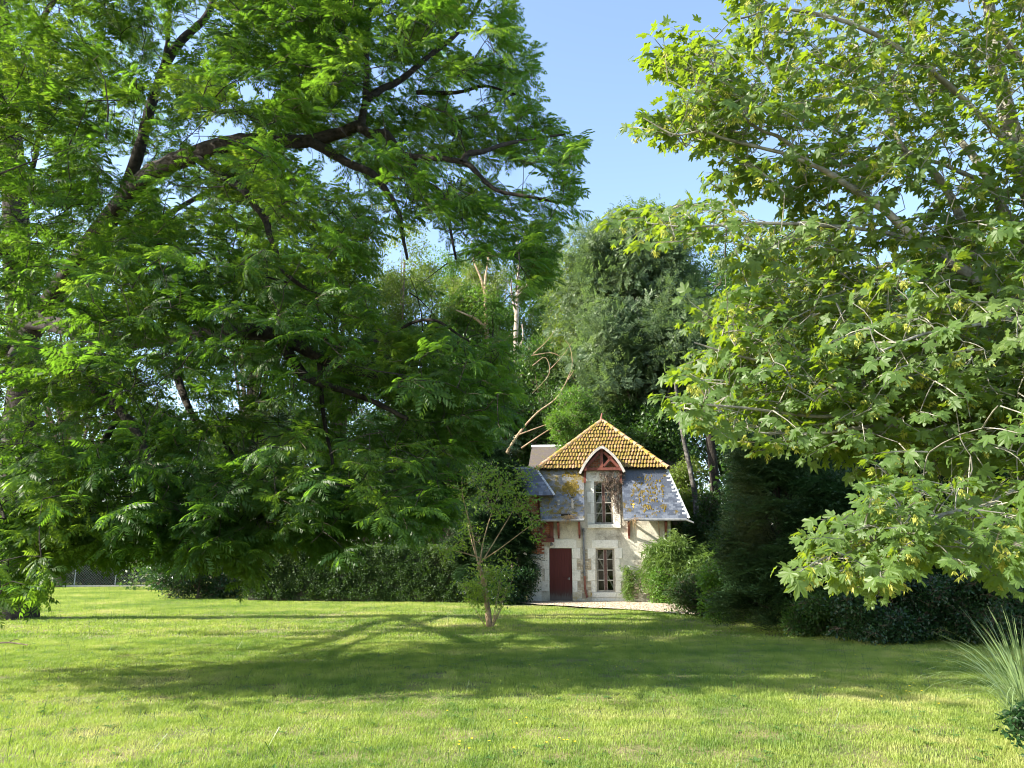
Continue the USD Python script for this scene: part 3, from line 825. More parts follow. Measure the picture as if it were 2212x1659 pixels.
dormer = part(house, 'dormer_roof', strip(arch, -.30, 1.7, .05), M_slate_old, label='arched slate roof of the dormer')
part(dormer, 'bargeboard', strip(arch + [0, .012], -.36, -.302, .10), M_bargeboard)
gz = lambda cx, cy: np.array([hx(cx, cy), -.05, hz(cy, cx)])
gx0, gx1 = dx0 + .02, dx1 - .02
gable_line = [(p[0], p[1]) for p in arch if gx0 - .15 < p[0] < gx1 + .15]
gpoly = Polygon([(gable_line[0][0], zdt)] + [(a, b - .06) for a, b in gable_line] + [(gable_line[-1][0], zdt)]).buffer(0)
ge_ = trimesh.creation.extrude_polygon(gpoly, 0.10, engine='earcut')
gv_ = np.c_[ge_.vertices[:, 0], 0.06 + ge_.vertices[:, 2], ge_.vertices[:, 1]]
part(dormer, 'gable_backing', (gv_, ge_.faces[:, ::-1]), M_dark)
for p, q, w in [((578, 486), (872, 484), .11), ((718, 322), (718, 476), .13), ((600, 475), (705, 355), .11), ((735, 355), (848, 470), .11), ((735, 465), (800, 385), .09), ((592, 500), (590, 590), .10), ((866, 500), (866, 590), .10)]:
    yy = -.12 if p[1] < 498 else -.06
    P0, P1 = gz(*p) + [0, yy, 0], gz(*q) + [0, yy, 0]
    part(dormer, 'timber', beam(P0, P1, w, .12), M_timber)
part(dormer, 'pendant', box(hx(706, 330), hx(730, 330), -.33, -.12, hz(345, 718), hz(320, 718)), M_timber)
for cx in (592, 866):
    part(dormer, 'console', box(hx(cx - 12, 480), hx(cx + 12, 480), -.34, -.10, hz(500, cx), hz(470, cx)), M_timber)
tri_r, tri_l = Polygon([(742, 474), (845, 474), (795, 408)]), Polygon([(606, 474), (704, 474), (704, 372)])
for poly in (tri_r, tri_l):
    g_ = [(hx(a, b), hz(b, a)) for a, b in poly.exterior.coords[:-1]]
    e_ = trimesh.creation.extrude_polygon(Polygon(g_).buffer(.02), .03, engine='earcut')
    part(dormer, 'mortar_bed', (np.c_[e_.vertices[:, 0], e_.vertices[:, 2] - .01, e_.vertices[:, 1]], e_.faces[:, ::-1]), M_mortar)
    x0, y0, x1, y1 = poly.bounds
    r = 0
    y = y1
    while y > y0:
        x = x0 - (18 if r % 2 else 0)
        while x < x1:
            if poly.contains(Point(x + 17, y - 7)):
                part(dormer, 'brick', stone(hx(x + 1.5, y), hx(x + 34, y), hz(y - 1, x), hz(y - 13, x), .0, -.03, .003, .004), M_brick[rng.integers(3)])
            x += 36
        y -= 14.5; r += 1

# half-timbered wing at the left of the front
wx0, wx1 = -2.6, hx(349, 950, -.16)
wz0, wz1 = hz(1020, 250, -.16), hz(680, 250, -.16)
wing = part(house, 'wing', box(wx0, wx1, -.15, 3.6, wz0 - .02, wz1 + .25), M_mortar, label='half-timbered brick wing above the door side')
for nm, a in (('sill_beam', (wx0, wx1 + .03, -.30, -.152, wz0 - .12, wz0 + .04)), ('post', (hx(322, 900, -.2), wx1 + .01, -.23, -.152, wz0 + .042, wz1 + .1)), ('post', (hx(232, 780, -.2), hx(252, 780, -.2), -.22, -.152, wz0 + .042, wz1 + .1)),
              ('post', (hx(120, 780, -.2), hx(140, 780, -.2), -.22, -.152, wz0 + .042, wz1 + .1))):
    part(wing, nm, box(*a), M_timber)
za, zb = hz(870, 270, -.2), hz(885, 270, -.2)
part(wing, 'rail', box(wx0, hx(321, 900, -.2), -.21, -.152, zb - .05, za + .02), M_timber)
for p, q in (((215, 1015), (318, 890)), ((215, 890), (318, 1015))):
    part(wing, 'cross_brace', beam((hx(p[0], p[1]), -.185 - (.02 if p[1] > 900 else 0), hz(p[1], p[0])), (hx(q[0], q[1]), -.185 - (.02 if p[1] > 900 else 0), hz(q[1], q[0])), .10, .05), M_timber)
rows = int((wz1 + .1 - wz0) / .075)
nb = 0
for r in range(rows):
    z = wz0 + .045 + r * .075
    x = wx1 - .03 - (.11 if r % 2 else 0)
    while x > wx0 + 1.2:
        m_ = stone(x - .205, x - .006, z, z + .064, -.15, -.168, .003, .004)
        part(wing, 'brick', m_, M_brick[rng.integers(3)]); nb += 1
        x -= .215
# white ground floor of the wing with a brick panel and a corbel
for r in range(6):
    z = hz(1133, 215) + r * .075
    for k in range(5):
        x = hx(282, 1100) - .01 - k * .215 - (.1 if r % 2 else 0)
        if x - .2 > WL:
            part(wall_part, 'brick', stone(x - .205, x - .006, z, z + .066, -.001, -.02, .003, .004), M_brick[rng.integers(3)])
part(wall_part, 'corbel', cat_mesh([stone(hx(165, 1160), hx(272, 1160), hz(1168, 215), hz(1142, 215), .0, -.09, .004, .02), stone(hx(185, 1160), hx(262, 1160), hz(1192, 215), hz(1170, 215), .0, -.05, .004, .02)]), M_ashlar)
for k, cy in enumerate((1195, 1275, 1350, 1425)):
    block(180, cy, 258, cy + 72)
# the wing's slate roof
we, wt = hz(684, 280, -.7), hz(477, 160, .05)
weR, wtR = hx(357, 684, -.7), hx(213, 476, .05)
wroof = quad_slab((wx0 - .3, -.7, we), (weR, -.7, we), (wtR, .05, wt), (wx0 - .3, .05, wt), .05, M_deck, 'wing_roof')
slates(wroof, (wx0 + 1.0, -.7, we), (weR - .02, -.7, we), (wx0 + 1.0, .05, wt), (wtR - .02, .05, wt), 14, 0.16, M_slate, limit=60)
nw = unit(np.cross((1, 0, 0), (0, .75, wt - we)))
part(wroof, 'hip_flashing', beam((weR, -.7, we + .02), (wtR, .05, wt + .02), .08, .03, nw), M_zinc)
part(wroof, 'ridge_flashing', box(wx0 - .3, wtR + .02, .0, .12, wt - .01, wt + .04), M_zinc)
quad_slab((weR + .001, -.7, we), (weR - .2, 1.6, we), (wtR, 1.6, wt), (wtR + .001, .05, wt), .04, M_slate_old, 'wing_side')

# lower building behind
oy = 6.2
ob = thing('outbuilding', 'longer low building behind the cottage with old flat-tiled roof and pale ridge', 'building', hw((0.0, oy, 0.0)), -HA)
rx0, rx1 = hx(184, 310, oy + 2.4), hx(1288, 300, oy + 2.4)
rz, ez_ = hz(308, 250, oy + 2.4), hz(560, 250, oy)
part(ob, 'wall', box(rx0 + .3, rx1 - .3, .3, 4.5, -.1, ez_ + .1), M_stucco)
rf = part(ob, 'roof', cat_mesh([(np.array([[rx0 - .1, -.1, ez_ - .1], [rx1 + .25, -.1, ez_ - .1], [rx1, 2.4, rz], [rx0, 2.4, rz], [rx0 - .1, 4.9, ez_ - .1], [rx1 + .25, 4.9, ez_ - .1]]), np.array([[0, 1, 2], [0, 2, 3], [3, 2, 5], [3, 5, 4], [0, 3, 4], [1, 5, 2], [0, 5, 1], [0, 4, 5]]))]), M_deck)


def flat_tiles(parent, bl, br, tl, tr, rows, w, mat, rng_x):
    ax = unit(np.subtract(br, bl)); n = unit(np.cross(np.subtract(br, bl), np.subtract(tl, bl))); sd = np.cross(n, ax)
    rh = (np.subtract(tl, bl) @ sd) / rows
    out = []
    for r in range(rows):
        a, b = lerp(bl, tl, (r + .5) / rows), lerp(br, tr, (r + .5) / rows)
        Lr = np.linalg.norm(b - a)
        for i in range(int(Lr / w)):
            x = (i + (.5 if r % 2 else 0) + .5) * w
            if x < Lr and rng_x((a + ax * x)[0]):
                tl_ = unit(n - sd * .12)
                out.append(slab(a + ax * x + n * .016 + sd * rh * .3, ax, np.cross(tl_, ax), tl_, w - .008, rh * 1.6, .012, .002))
    return out


ft = flat_tiles(rf, (rx0 - .1, -.1, ez_ - .1), (rx1 + .25, -.1, ez_ - .1), (rx0, 2.4, rz), (rx1, 2.4, rz), 26, .19, M_oldtile, lambda x: True)
ft = ft[::-1]
part(rf, 'flat_tiles', cat_mesh(ft), M_oldtile, kind='stuff')
part(rf, 'ridge_cap', box(rx0 - .03, rx1 + .03, 2.30, 2.50, rz - .04, rz + .07), M_ridgewhite)

# ------------------------------------------------------------------ leaf and twig shapes
def leaf_quad(Ln, w, fold=0.12, droop=0.06):
    v = np.array([[0, 0, 0], [.42 * Ln, w / 2, -fold * w], [Ln, 0, -droop * Ln], [.42 * Ln, -w / 2, -fold * w]])
    return v, np.array([[0, 1, 2], [0, 2, 3]])


def leaf_ball(seed, n, rad, Ln, w, mat, flat=0.75, up=0.5, twig_mat=None):
    """A tuft of leaves on short twigs, filling a rounded volume."""
    g = np.random.default_rng(seed)
    d = unit(g.normal(size=(n, 3)))
    p = d * (rad * g.random(n) ** 0.45)[:, None] * [1, 1, flat]
    out = unit(d + g.normal(0, .6, (n, 3)) + [0, 0, -.15])
    hint = unit(g.normal(0, .55, (n, 3)) + [0, 0, up + .4] + d * .5)
    R = frames(out, hint)
    v, f = scatter(*leaf_quad(Ln, w), R, p, g.uniform(.7, 1.2, n))
    pieces = [('leaves', v, f, mat)]
    if twig_mat is not None:
        tw = [tube([(0, 0, 0), p[k] * .6 + [0, 0, .02], p[k]], [.008, .005, .003], 3) for k in range(0, n, max(1, n // 7))]
        tv, tf = cat_mesh(tw)
        pieces.append(('twigs', tv, tf, twig_mat))
    return pieces


def pinnate(seed, n_leaf, rad, Ln, mat):
    """A tuft of small feathered leaves, each a row of tiny leaflets."""
    g = np.random.default_rng(seed)
    lv, lf = [], []
    for k in range(n_leaf):
        d = unit(g.normal(size=3) + [0, 0, .1])
        o = d * rad * g.random() ** .6 * .7
        ax = unit(d + g.normal(0, .5, 3))
        t = np.linspace(.15, 1, 6)
        pts = o + ax * (t * Ln)[:, None] + np.array([0, 0, -1.]) * (t**2 * Ln * .35)[:, None]
        s_ = unit(np.cross(ax, [0, 0, 1.0]) + 1e-6)
        for sg in (-1, 1):
            R = frames(unit(s_ * sg + ax * .35 + g.normal(0, .12, (6, 3))), unit(g.normal(0, .25, (6, 3)) + [0, 0, 1]))
            v, f = scatter(*leaf_quad(Ln * .34, Ln * .15), R, pts)
            lv.append((v, f))
    v, f = cat_mesh(lv)
    return [('leaves', v, f, mat)]


def spray(seed, Ln, mat, n=17, needle=.085, w=.026, droop=.35, sub=6):
    """A flat conifer spray: a stem with side shoots set with needle-like leaves."""
    g = np.random.default_rng(seed)
    items = []
    for k in range(sub + 1):
        if k == sub:
            a0, dirn, ln = 0.0, np.array([1., 0, 0]), Ln
        else:
            sg = 1 if k % 2 else -1
            a0 = Ln * (.15 + .7 * k / sub)
            dirn = unit(np.array([.75, sg * .75, g.uniform(-.25, .15)])); ln = Ln * (.62 - .4 * k / sub)
        m_ = max(5, int(n * ln / Ln))
        t = np.linspace(.05, 1, m_)
        c = np.array([a0, 0, -droop * a0**2 / Ln]) + dirn * (t * ln)[:, None] + np.array([0, 0, -droop]) * (t**2 * ln * .8)[:, None]
        s_ = unit(np.cross(dirn, [0, 0, 1.]))
        for sg in (-1, 1):
            R = frames(unit(s_ * sg + dirn * .7 + g.normal(0, .15, (m_, 3))), unit(g.normal(0, .4, (m_, 3)) + [0, 0, 1]))
            items.append(scatter(*leaf_quad(needle, w, 0, 0), R, c, g.uniform(.8, 1.2, m_)))
    v, f = cat_mesh(items)
    return [('needles', v, f, mat)]


def bamboo_tuft(seed, mat):
    g = np.random.default_rng(seed)
    n = 16
    d = unit(g.normal(size=(n, 3)) * [1, 1, .5] + [.5, 0, -.25])
    v, f = scatter(*leaf_quad(.20, .030, .1, .25), frames(d, unit(g.normal(0, .5, (n, 3)) + [0, 0, 1])), g.normal(0, .06, (n, 3)), g.uniform(.7, 1.2, n))
    return [('leaves', v, f, mat)]


# walnut: compound leaf and shoot
def frond(seed, Ln=.33, pairs=6):
    g = np.random.default_rng(seed)
    t = np.linspace(.2, 1, pairs)
    cz = lambda s: -Ln * .30 * s**2
    pts = np.stack([t * Ln * (1 - .10 * t**2), 0 * t, cz(t)], -1)
    items = []
    for sg in (-1, 1):
        prof = .70 + .45 * np.sin(np.pi * np.clip((t - .1) / 1.05, 0, 1))
        d = unit(np.stack([.50 + 0 * t, sg * (1 + 0 * t), -.32 - .3 * t], -1) + g.normal(0, .10, (pairs, 3)))
        R = frames(d, unit(np.stack([0 * t, sg * .15 + 0 * t, 1 + 0 * t], -1) + g.normal(0, .12, (pairs, 3))))
        items.append(scatter(*leaf_quad(.098, .035, .18, .12), R, pts, prof))
    items.append(scatter(*leaf_quad(.09, .033), frames(np.array([[1., 0, -.8]])), pts[-1:], np.array([1.])))
    r = np.array([[0, .003, 0], [0, -.003, 0], [Ln * .9, 0, cz(1.)], [.5 * Ln, .002, cz(.5)], [.5 * Ln, -.002, cz(.5)]])
    items.append((r, np.array([[0, 1, 4], [0, 4, 3], [3, 4, 2]])))
    return cat_mesh(items)


FRONDS = [frond(k, .30 + .03 * (k % 3), 6 + k % 2) for k in range(5)]


def shoot_layout(seed, nf=7):
    """Where the compound leaves sit on a walnut shoot: (variant, rotation, place, scale) each, and the shoot's own curve."""
    g = np.random.default_rng(seed)
    out = []
    for k in range(nf):
        s_ = .12 + .88 * k / (nf - 1)
        o = np.array([s_ * .30, 0, .05 * s_ - .03 * s_**2])
        yaw = (1 if k % 2 else -1) * math.radians(g.uniform(28, 85)) * (1.15 - .7 * s_)
        d = np.array([math.cos(yaw), math.sin(yaw), g.uniform(-.15, .45)])
        R = frames(d[None], unit(g.normal(0, .18, (1, 3)) + [0, 0, 1]))[0]
        out.append((int(g.integers(5)), R, o, g.uniform(.75, 1.15)))
    return out


SHOOTS = [shoot_layout(100 + k, 7 + k % 3) for k in range(7)]


def shoot_pieces(lay, mat, bark):
    items = [scatter(*FRONDS[i], R[None], o[None], np.array([s])) for i, R, o, s in lay]
    v, f = cat_mesh(items)
    tv, tf = tube([(-.02, 0, 0), (.15, 0, .02), (.30, 0, .02)], [.007, .005, .003], 3)
    return [('leaves', v, f, mat), ('shoot', tv, tf, bark)]


# maple: lobed leaf and shoot
def maple_leaf(seed, rich=True):
    g = np.random.default_rng(seed)
    half = [(0, 1.0), (9, .80), (13, .82), (22, .50), (33, .78), (40, .80), (47, .95), (55, .74), (62, .70), (76, .42), (92, .60), (103, .66), (116, .46), (140, .34), (168, .20)] if rich else \
           [(0, 1.0), (12, .78), (22, .50), (38, .78), (48, .95), (60, .70), (76, .43), (101, .64), (140, .34), (168, .20)]
    pts = [(a, r * g.uniform(.93, 1.07)) for a, r in half]
    o = [[r * math.cos(math.radians(a)), r * math.sin(math.radians(a))] for a, r in pts] + [[r * math.cos(math.radians(a)), -r * math.sin(math.radians(a))] for a, r in pts[:0:-1]]
    o = np.array(o)
    n = len(o)
    z = g.uniform(-.38, .05) * np.abs(o[:, 1]) ** 1.3 - g.uniform(.02, .40) * np.clip(o[:, 0], 0, 1) ** 2 + g.normal(0, .035, n)
    v = np.vstack([[0, 0, .02], np.c_[o, z]])
    v[:, 0] += .2
    f = np.array([[0, 1 + k, 1 + (k + 1) % n] for k in range(n)])
    return v, f


MLEAF = [maple_leaf(k) for k in range(4)]
MLEAF_S = [maple_leaf(k, False) for k in range(4)]


def maple_layout(seed, nl=10):
    g = np.random.default_rng(seed)
    out = []
    for k in range(nl):
        s_ = .2 + .8 * (k // 2) / max(1, (nl - 1) // 2)
        side = 1 if k % 2 else -1
        ang = side * math.radians(g.uniform(35, 95)) * (1.2 - .75 * s_)
        pet = unit(np.array([math.cos(ang), math.sin(ang), g.uniform(-.25, .35)]))
        o = np.array([s_ * .34, 0, 0])
        tip = o + pet * g.uniform(.05, .10)
        d = unit(pet * [1, 1, .4] + [0, 0, -g.uniform(.1, 1.1)])
        hint = unit(g.normal(0, .5, 3) + [0, 0, 1.0] + np.array([.15, 0, 0]))
        out.append((int(g.integers(4)), frames(d[None], hint[None])[0], tip, .083 * g.uniform(.6, 1.25), o))
    return out


MSHOOTS = [maple_layout(300 + k, 8 + 2 * (k % 3)) for k in range(7)]


def samaras(seed, o):
    g = np.random.default_rng(seed)
    out = []
    for k in range(9):
        c = o + g.normal(0, .018, 3) + [0, 0, -.035 - .05 * g.random()]
        for sg in (-1, 1):
            d = unit(np.array([sg * .6, 0, -.8]) @ Rotation.from_euler('z', g.uniform(0, 3.14)).as_matrix().T)
            out.append(scatter(*leaf_quad(.046, .017, 0, .1), frames(d[None], unit(g.normal(size=(1, 3)))), c[None]))
    return cat_mesh(out)


def maple_pieces(lay, k, leaf_mat=M_maple, leaves=True, keys=True):
    ps = []
    if leaves:
        v, f = cat_mesh([scatter(*MLEAF_S[i], R[None], tip[None], np.array([s])) for i, R, tip, s, o in lay])
        ps.append(('leaves', v, f, leaf_mat))
    tw = [tube([(-.02, 0, 0), (.17, 0, .01), (.34, 0, 0)], [.006, .0045, .003], 3)] + [(np.array([o + [0, 0, .0016], o - [0, 0, .0016], tip]), np.array([[0, 1, 2]])) for i, R, tip, s, o in lay]
    v, f = cat_mesh(tw)
    ps.append(('shoot', v, f, M_bark_grey))
    if keys:
        v, f = samaras(k, np.array([.2, 0, -.01]))
        ps.append(('seeds', v, f, M_samara))
    return ps


# ------------------------------------------------------------------ trees
def branches_to(nodes, targets, r_tip=.006, sag=.10, k=.010, g=rng, rmax=.05):
    """Grows a thin branch to every target from the nearest wood so far. nodes (n,3) grows. Returns tubes and each target's direction."""
    nodes = [np.asarray(n) for n in nodes]
    arr = np.array(nodes)
    d0 = np.array([np.min(((arr - t) ** 2).sum(1)) for t in targets])
    tubes, dirs = [], np.zeros((len(targets), 3))
    cap = np.zeros((len(arr) + 4 * len(targets), 3)); cap[:len(arr)] = arr; n = len(arr)
    for i in np.argsort(d0):
        t = targets[i]
        dd = ((cap[:n] - t) ** 2).sum(1)
        j = int(np.argmin(dd)); L_ = math.sqrt(dd[j])
        a = cap[j]
        mid = (a + t) / 2 + g.normal(0, .08 * L_, 3) + [0, 0, sag * L_]
        pts = [a, lerp(a, mid, .6), lerp(mid, t, .35), t]
        r0 = min(rmax, r_tip + k * L_)
        tubes.append(tube(pts, [r0, r0 * .8, r_tip * 1.3, r_tip], 3 if L_ < 1 else 4))
        cap[n:n + 3] = pts[1:]; n += 3
        dirs[i] = unit(t - pts[-2])
    return tubes, dirs


def limb(t, name, pts, r0, r1, mat, sides=8, n=5, rough=.10, label=None):
    p = smooth_path(np.asarray(pts) - t.loc, n)
    s_ = np.linspace(0, 1, len(p))
    part(t, name, tube(p, r0 + (r1 - r0) * s_ ** .8, sides, rough, int(abs(p[0, 0]) * 100) % 999), mat, True, label)
    return p + t.loc


# ---- the walnut at the left
WAL_BASE = np.array([P(30, 1330, 22.5)[0], 22.5, -.05])
walnut = thing('walnut_tree', 'huge walnut tree with dark trunk, long black boughs and feathered leaves filling the left', 'tree', WAL_BASE)
W = lambda *a: P(*a)
wood = []
wood.append(limb(walnut, 'trunk', [WAL_BASE, P(40, 1050, 22.2), P(52, 825, 21.6), P(42, 628, 21.0), P(27, 340, 20.6), P(8, 120, 20.4), P(-10, -120, 20.2)], .60, .20, M_bark_dark, 14, 6))
limbs = [
    ('limb', [P(58, 730, 21.2), P(170, 560, 19.6), P(290, 408, 17.6), P(352, 362, 16.8), P(417, 334, 16.1), P(506, 308, 15.3), P(595, 302, 14.7), P(658, 306, 14.2), P(732, 288, 13.9), P(777, 270, 13.6)], .30, .10),
    ('limb', [P(262, 440, 18.0), P(302, 320, 17.6), P(330, 215, 17.4), P(362, 132, 17.2), P(395, 85, 17.2), P(448, 32, 17.2), P(480, -60, 17.4)], .17, .08),
    ('limb', [P(340, 190, 17.3), P(358, 118, 17.0), P(364, 62, 16.8), P(372, -60, 16.5)], .08, .04),
    ('limb', [P(676, 308, 14.0), P(747, 350, 13.6), P(807, 377, 13.2), P(838, 418, 13.0), P(862, 462, 12.8), P(868, 500, 12.7), P(880, 560, 12.6)], .10, .025),
    ('limb', [P(777, 272, 13.6), P(800, 289, 13.4), P(834, 289, 13.2), P(860, 324, 12.9), P(884, 338, 12.7), P(956, 343, 12.3), P(1009, 354, 12.0), P(1045, 390, 11.8), P(1081, 414, 11.6), P(1140, 424, 11.4), P(1208, 438, 11.2)], .105, .02),
    ('limb', [P(1000, 350, 12.0), P(1012, 332, 12.0), P(1045, 327, 12.1), P(1089, 312, 12.3), P(1150, 300, 12.5), P(1220, 290, 12.6)], .07, .02),
    ('limb', [P(884, 340, 12.7), P(898, 368, 12.6), P(914, 392, 12.5), P(950, 414, 12.4), P(966, 450, 12.4), P(972, 490, 12.4), P(985, 560, 12.4)], .075, .02),
    ('limb', [P(779, 272, 13.6), P(790, 215, 13.7), P(792, 150, 13.8), P(792, 89, 14.0), P(803, 0, 14.2), P(810, -90, 14.5)], .085, .04),
    ('limb', [P(791, 216, 13.7), P(825, 192, 13.9), P(866, 172, 14.0), P(926, 122, 14.1), P(985, 74, 14.2), P(1030, 15, 14.3), P(1060, -60, 14.5)], .09, .03),
    ('limb', [P(900, 200, 14.0), P(985, 200, 13.9), P(1045, 186, 13.8), P(1100, 200, 13.7), P(1150, 215, 13.6)], .05, .015),
    ('limb', [P(50, 690, 21.1), P(120, 702, 19.6), P(250, 735, 16.8), P(400, 722, 14.6), P(520, 716, 13.0), P(600, 726, 12.6), P(655, 752, 12.3), P(700, 778, 12.1), P(760, 800, 11.9), P(840, 815, 11.7)], .26, .05),
    ('limb', [P(606, 732, 12.6), P(630, 775, 12.2), P(662, 815, 11.9), P(712, 834, 11.6), P(790, 860, 11.3), P(880, 905, 11.0)], .11, .03),
    ('limb', [P(690, 775, 12.1), P(694, 850, 12.0), P(703, 925, 11.9), P(717, 990, 11.8), P(722, 1060, 11.7)], .05, .015),
    ('limb', [P(400, 722, 14.6), P(384, 800, 13.6), P(399, 860, 13.0), P(423, 908, 12.8), P(464, 940, 12.6), P(503, 985, 12.3), P(530, 1060, 12.0), P(540, 1150, 11.8)], .09, .02),
    ('limb', [P(417, 336, 16.1), P(468, 372, 14.9), P(521, 406, 13.5), P(551, 443, 13.2), P(574, 476, 13.0), P(583, 510, 12.9), P(596, 540, 12.8), P(606, 577, 12.7), P(655, 620, 12.5), P(720, 640, 12.2)], .10, .025),
    ('limb', [P(574, 476, 13.0), P(598, 463, 12.9), P(634, 476, 12.7), P(690, 500, 12.4)], .06, .02),
    ('limb', [P(372, 690, 13.9), P(387, 640, 13.7), P(402, 616, 13.5), P(431, 609, 13.3), P(461, 586, 13.2), P(482, 600, 13.1), P(551, 595, 12.8), P(620, 610, 12.5)], .055, .018),
    ('limb', [P(840, 740, 12.8), P(880, 702, 12.6), P(940, 692, 12.3), P(1000, 730, 12.0), P(1060, 760, 11.8)], .04, .012),
    ('limb', [P(620, 728, 12.6), P(750, 735, 12.5), P(840, 740, 12.8)], .06, .04),
    ('limb', [P(30, 380, 20.6), P(68, 369, 20.2), P(86, 270, 19.6), P(100, 180, 19.0), P(130, 60, 18.5)], .09, .04),
    ('limb', [P(45, 760, 21.2), P(-150, 720, 18.2), P(-380, 700, 13.6), P(-560, 740, 13.2)], .22, .05),
    ('limb', [P(30, 420, 20.6), P(-150, 250, 18.8), P(-380, 140, 14.4), P(-560, 120, 14.2)], .2, .05),
    ('limb', [P(46, 640, 21.0), P(20, 560, 15.8), P(-40, 520, 11.0), P(-60, 540, 9.8)], .13, .04),
    ('limb', [P(60, 800, 21.2), P(130, 800, 15.0), P(220, 850, 11.4), P(300, 940, 10.4), P(330, 1030, 9.8)], .14, .03),
    ('limb', [P(200, 530, 19.2), P(330, 480, 19.6), P(480, 400, 20.2), P(600, 380, 20.5)], .12, .03),
    ('limb', [P(230, 732, 17.2), P(260, 860, 13.6), P(215, 980, 11.4), P(190, 1080, 10.8)], .09, .02),
    ('limb', [P(20, 260, 20.5), P(60, 100, 16.8), P(160, -60, 12.5)], .1, .04),
    ('limb', [P(48, 720, 21.1), P(-20, 860, 14.6), P(-30, 1000, 10.4), P(10, 1120, 9.2)], .10, .02),
]
for nm, pts, r0, r1 in limbs:
    wood.append(limb(walnut, nm, pts, r0, r1, M_bark_dark))

WPOLY = Polygon([(-700, -900), (1060, -900), (1085, -60), (1112, 0), (1130, 60), (1165, 120), (1180, 195), (1172, 240), (1215, 260), (1272, 300), (1268, 340), (1240, 372), (1262, 420), (1270, 450), (1228, 478), (1196, 500), (1215, 545),
                 (1196, 600), (1150, 640), (1118, 700), (1128, 760), (1136, 830), (1118, 900), (1078, 950), (1020, 1000), (985, 1040), (1000, 1085), (950, 1130), (915, 1175), (870, 1170), (830, 1140), (770, 1150), (730, 1225), (690, 1215), (640, 1150),
                 (585, 1190), (552, 1290), (515, 1270), (480, 1210), (430, 1225), (390, 1215), (350, 1190), (290, 1195), (240, 1215), (200, 1200), (150, 1190), (95, 1270), (60, 1315), (20, 1330), (-40, 1330), (-700, 1250)])
WHOLES = [Polygon([(985, 190), (1020, 165), (1045, 190), (1030, 225), (990, 232)]), Polygon([(640, 318), (700, 330), (770, 372), (760, 412), (700, 392), (640, 352)]), Polygon([(1070, 355), (1140, 360), (1190, 400), (1130, 400), (1080, 385)]),
          Polygon([(830, 500), (900, 470), (1000, 560), (1110, 560), (1100, 700), (1030, 735), (960, 700), (850, 690), (800, 640)]), Polygon([(1060, 110), (1010, 60), (985, 85), (1000, 110), (1040, 130)]),
          Polygon([(440, 270), (520, 250), (560, 280), (500, 300), (430, 310)]), Polygon([(500, 190), (560, 180), (575, 215), (520, 225)]), Polygon([(60, 340), (100, 300), (120, 350), (90, 380)]), Polygon([(340, 420), (420, 420), (440, 445), (360, 450)]), Polygon([(230, 330), (270, 320), (275, 365), (235, 370)])]
wprep, whole = WPOLY.buffer(-8), [h.buffer(6) for h in WHOLES]


def in_mask(poly, holes, pts, keep_hole=0.1, g=rng):
    uv = project(pts)
    ok = (uv[:, 2] > .5) & shapely.contains_xy(poly, uv[:, :2])
    for h in holes:
        ok &= ~(shapely.contains_xy(h, uv[:, :2]) & (g.random(len(pts)) > keep_hole))
    return ok


g = np.random.default_rng(5)
ells = [((-7.4, 14.0, 8.6), (8.8, 5.0, 9.0), 370), ((-10.0, 15.2, 12.0), (6.4, 3.8, 5.0), 330), ((-4.5, 14.0, 12.5), (4.5, 3.2, 4.0), 130), ((-12.0, 17.5, 6.5), (4.0, 2.5, 4.5), 50), ((-10.5, 7.6, 10.2), (4.0, 1.7, 2.6), 75), ((-1.6, 12.4, 8.2), (3.6, 2.6, 4.2), 120), ((-2.6, 11.8, 5.0), (3.6, 2.4, 3.0), 130), ((-5.4, 11.2, 3.8), (5.0, 2.0, 2.2), 130), ((-8.6, 11.8, 5.6), (2.6, 2.2, 4.4), 110)]
centres = []
for c, r, n in ells:
    d = unit(g.normal(size=(n, 3)))
    rad = np.where(g.random(n) < .78, g.uniform(.72, 1.0, n), g.random(n) ** .5)
    centres.append(np.array(c) + d * rad[:, None] * r)
centres = np.vstack(centres)
centres = centres[centres[:, 2] > 1.9]
# extra sprays that hang at the lower rim
hang = [(60, 1230, 9.6), (70, 1180, 9.8), (30, 1120, 9.6), (80, 1100, 10.0), (20, 1050, 9.6), (120, 1140, 10.4), (150, 1100, 10.6), (50, 980, 9.8), (110, 1010, 10.2), (550, 1180, 11.6), (460, 1120, 11.4), (660, 1150, 11.6), (580, 1100, 11.6), (760, 1060, 11.6), (820, 1060, 11.5), (280, 1090, 10.6), (380, 1110, 10.8), (540, 1262, 11.8), (556, 1230, 11.7), (700, 1195, 11.4), (720, 1170, 11.4), (430, 1195, 10.8), (360, 1170, 10.6), (250, 1180, 10.6), (200, 1165, 10.6), (30, 1290, 9.4), (10, 1250, 9.4), (-20, 1200, 9.4), (900, 1140, 11.2), (930, 1100, 11.2), (860, 1110, 11.2), (620, 1120, 11.4),
        (480, 1170, 11.2), (970, 1050, 11.0), (1080, 880, 11.2), (1095, 820, 11.4), (1090, 770, 11.6), (1180, 590, 12.2), (1180, 540, 12.0), (1195, 500, 11.8), (1230, 450, 11.5), (1225, 415, 11.5), (1240, 335, 12.4), (1215, 295, 12.6), (1150, 200, 13.4), (1140, 160, 13.6), (1100, 60, 13.8), (1090, 10, 14.0), (760, 1120, 11.3), (320, 1150, 10.2)]
hang = hang + [(u_ + g.normal(0, 32), v_ - abs(g.normal(0, 30)), y_ + g.normal(0, .5)) for u_, v_, y_ in hang for _ in range(2)]
hang += [(g.uniform(-60, 80), g.uniform(1080, 1300), g.uniform(9.2, 12)) for _ in range(46)]
hang += [(g.uniform(100, 960), g.uniform(1090, 1195), g.uniform(10.6, 12)) for _ in range(40)]
centres = np.vstack([centres, [P(*h) for h in hang]])
tips, tdir = [], []
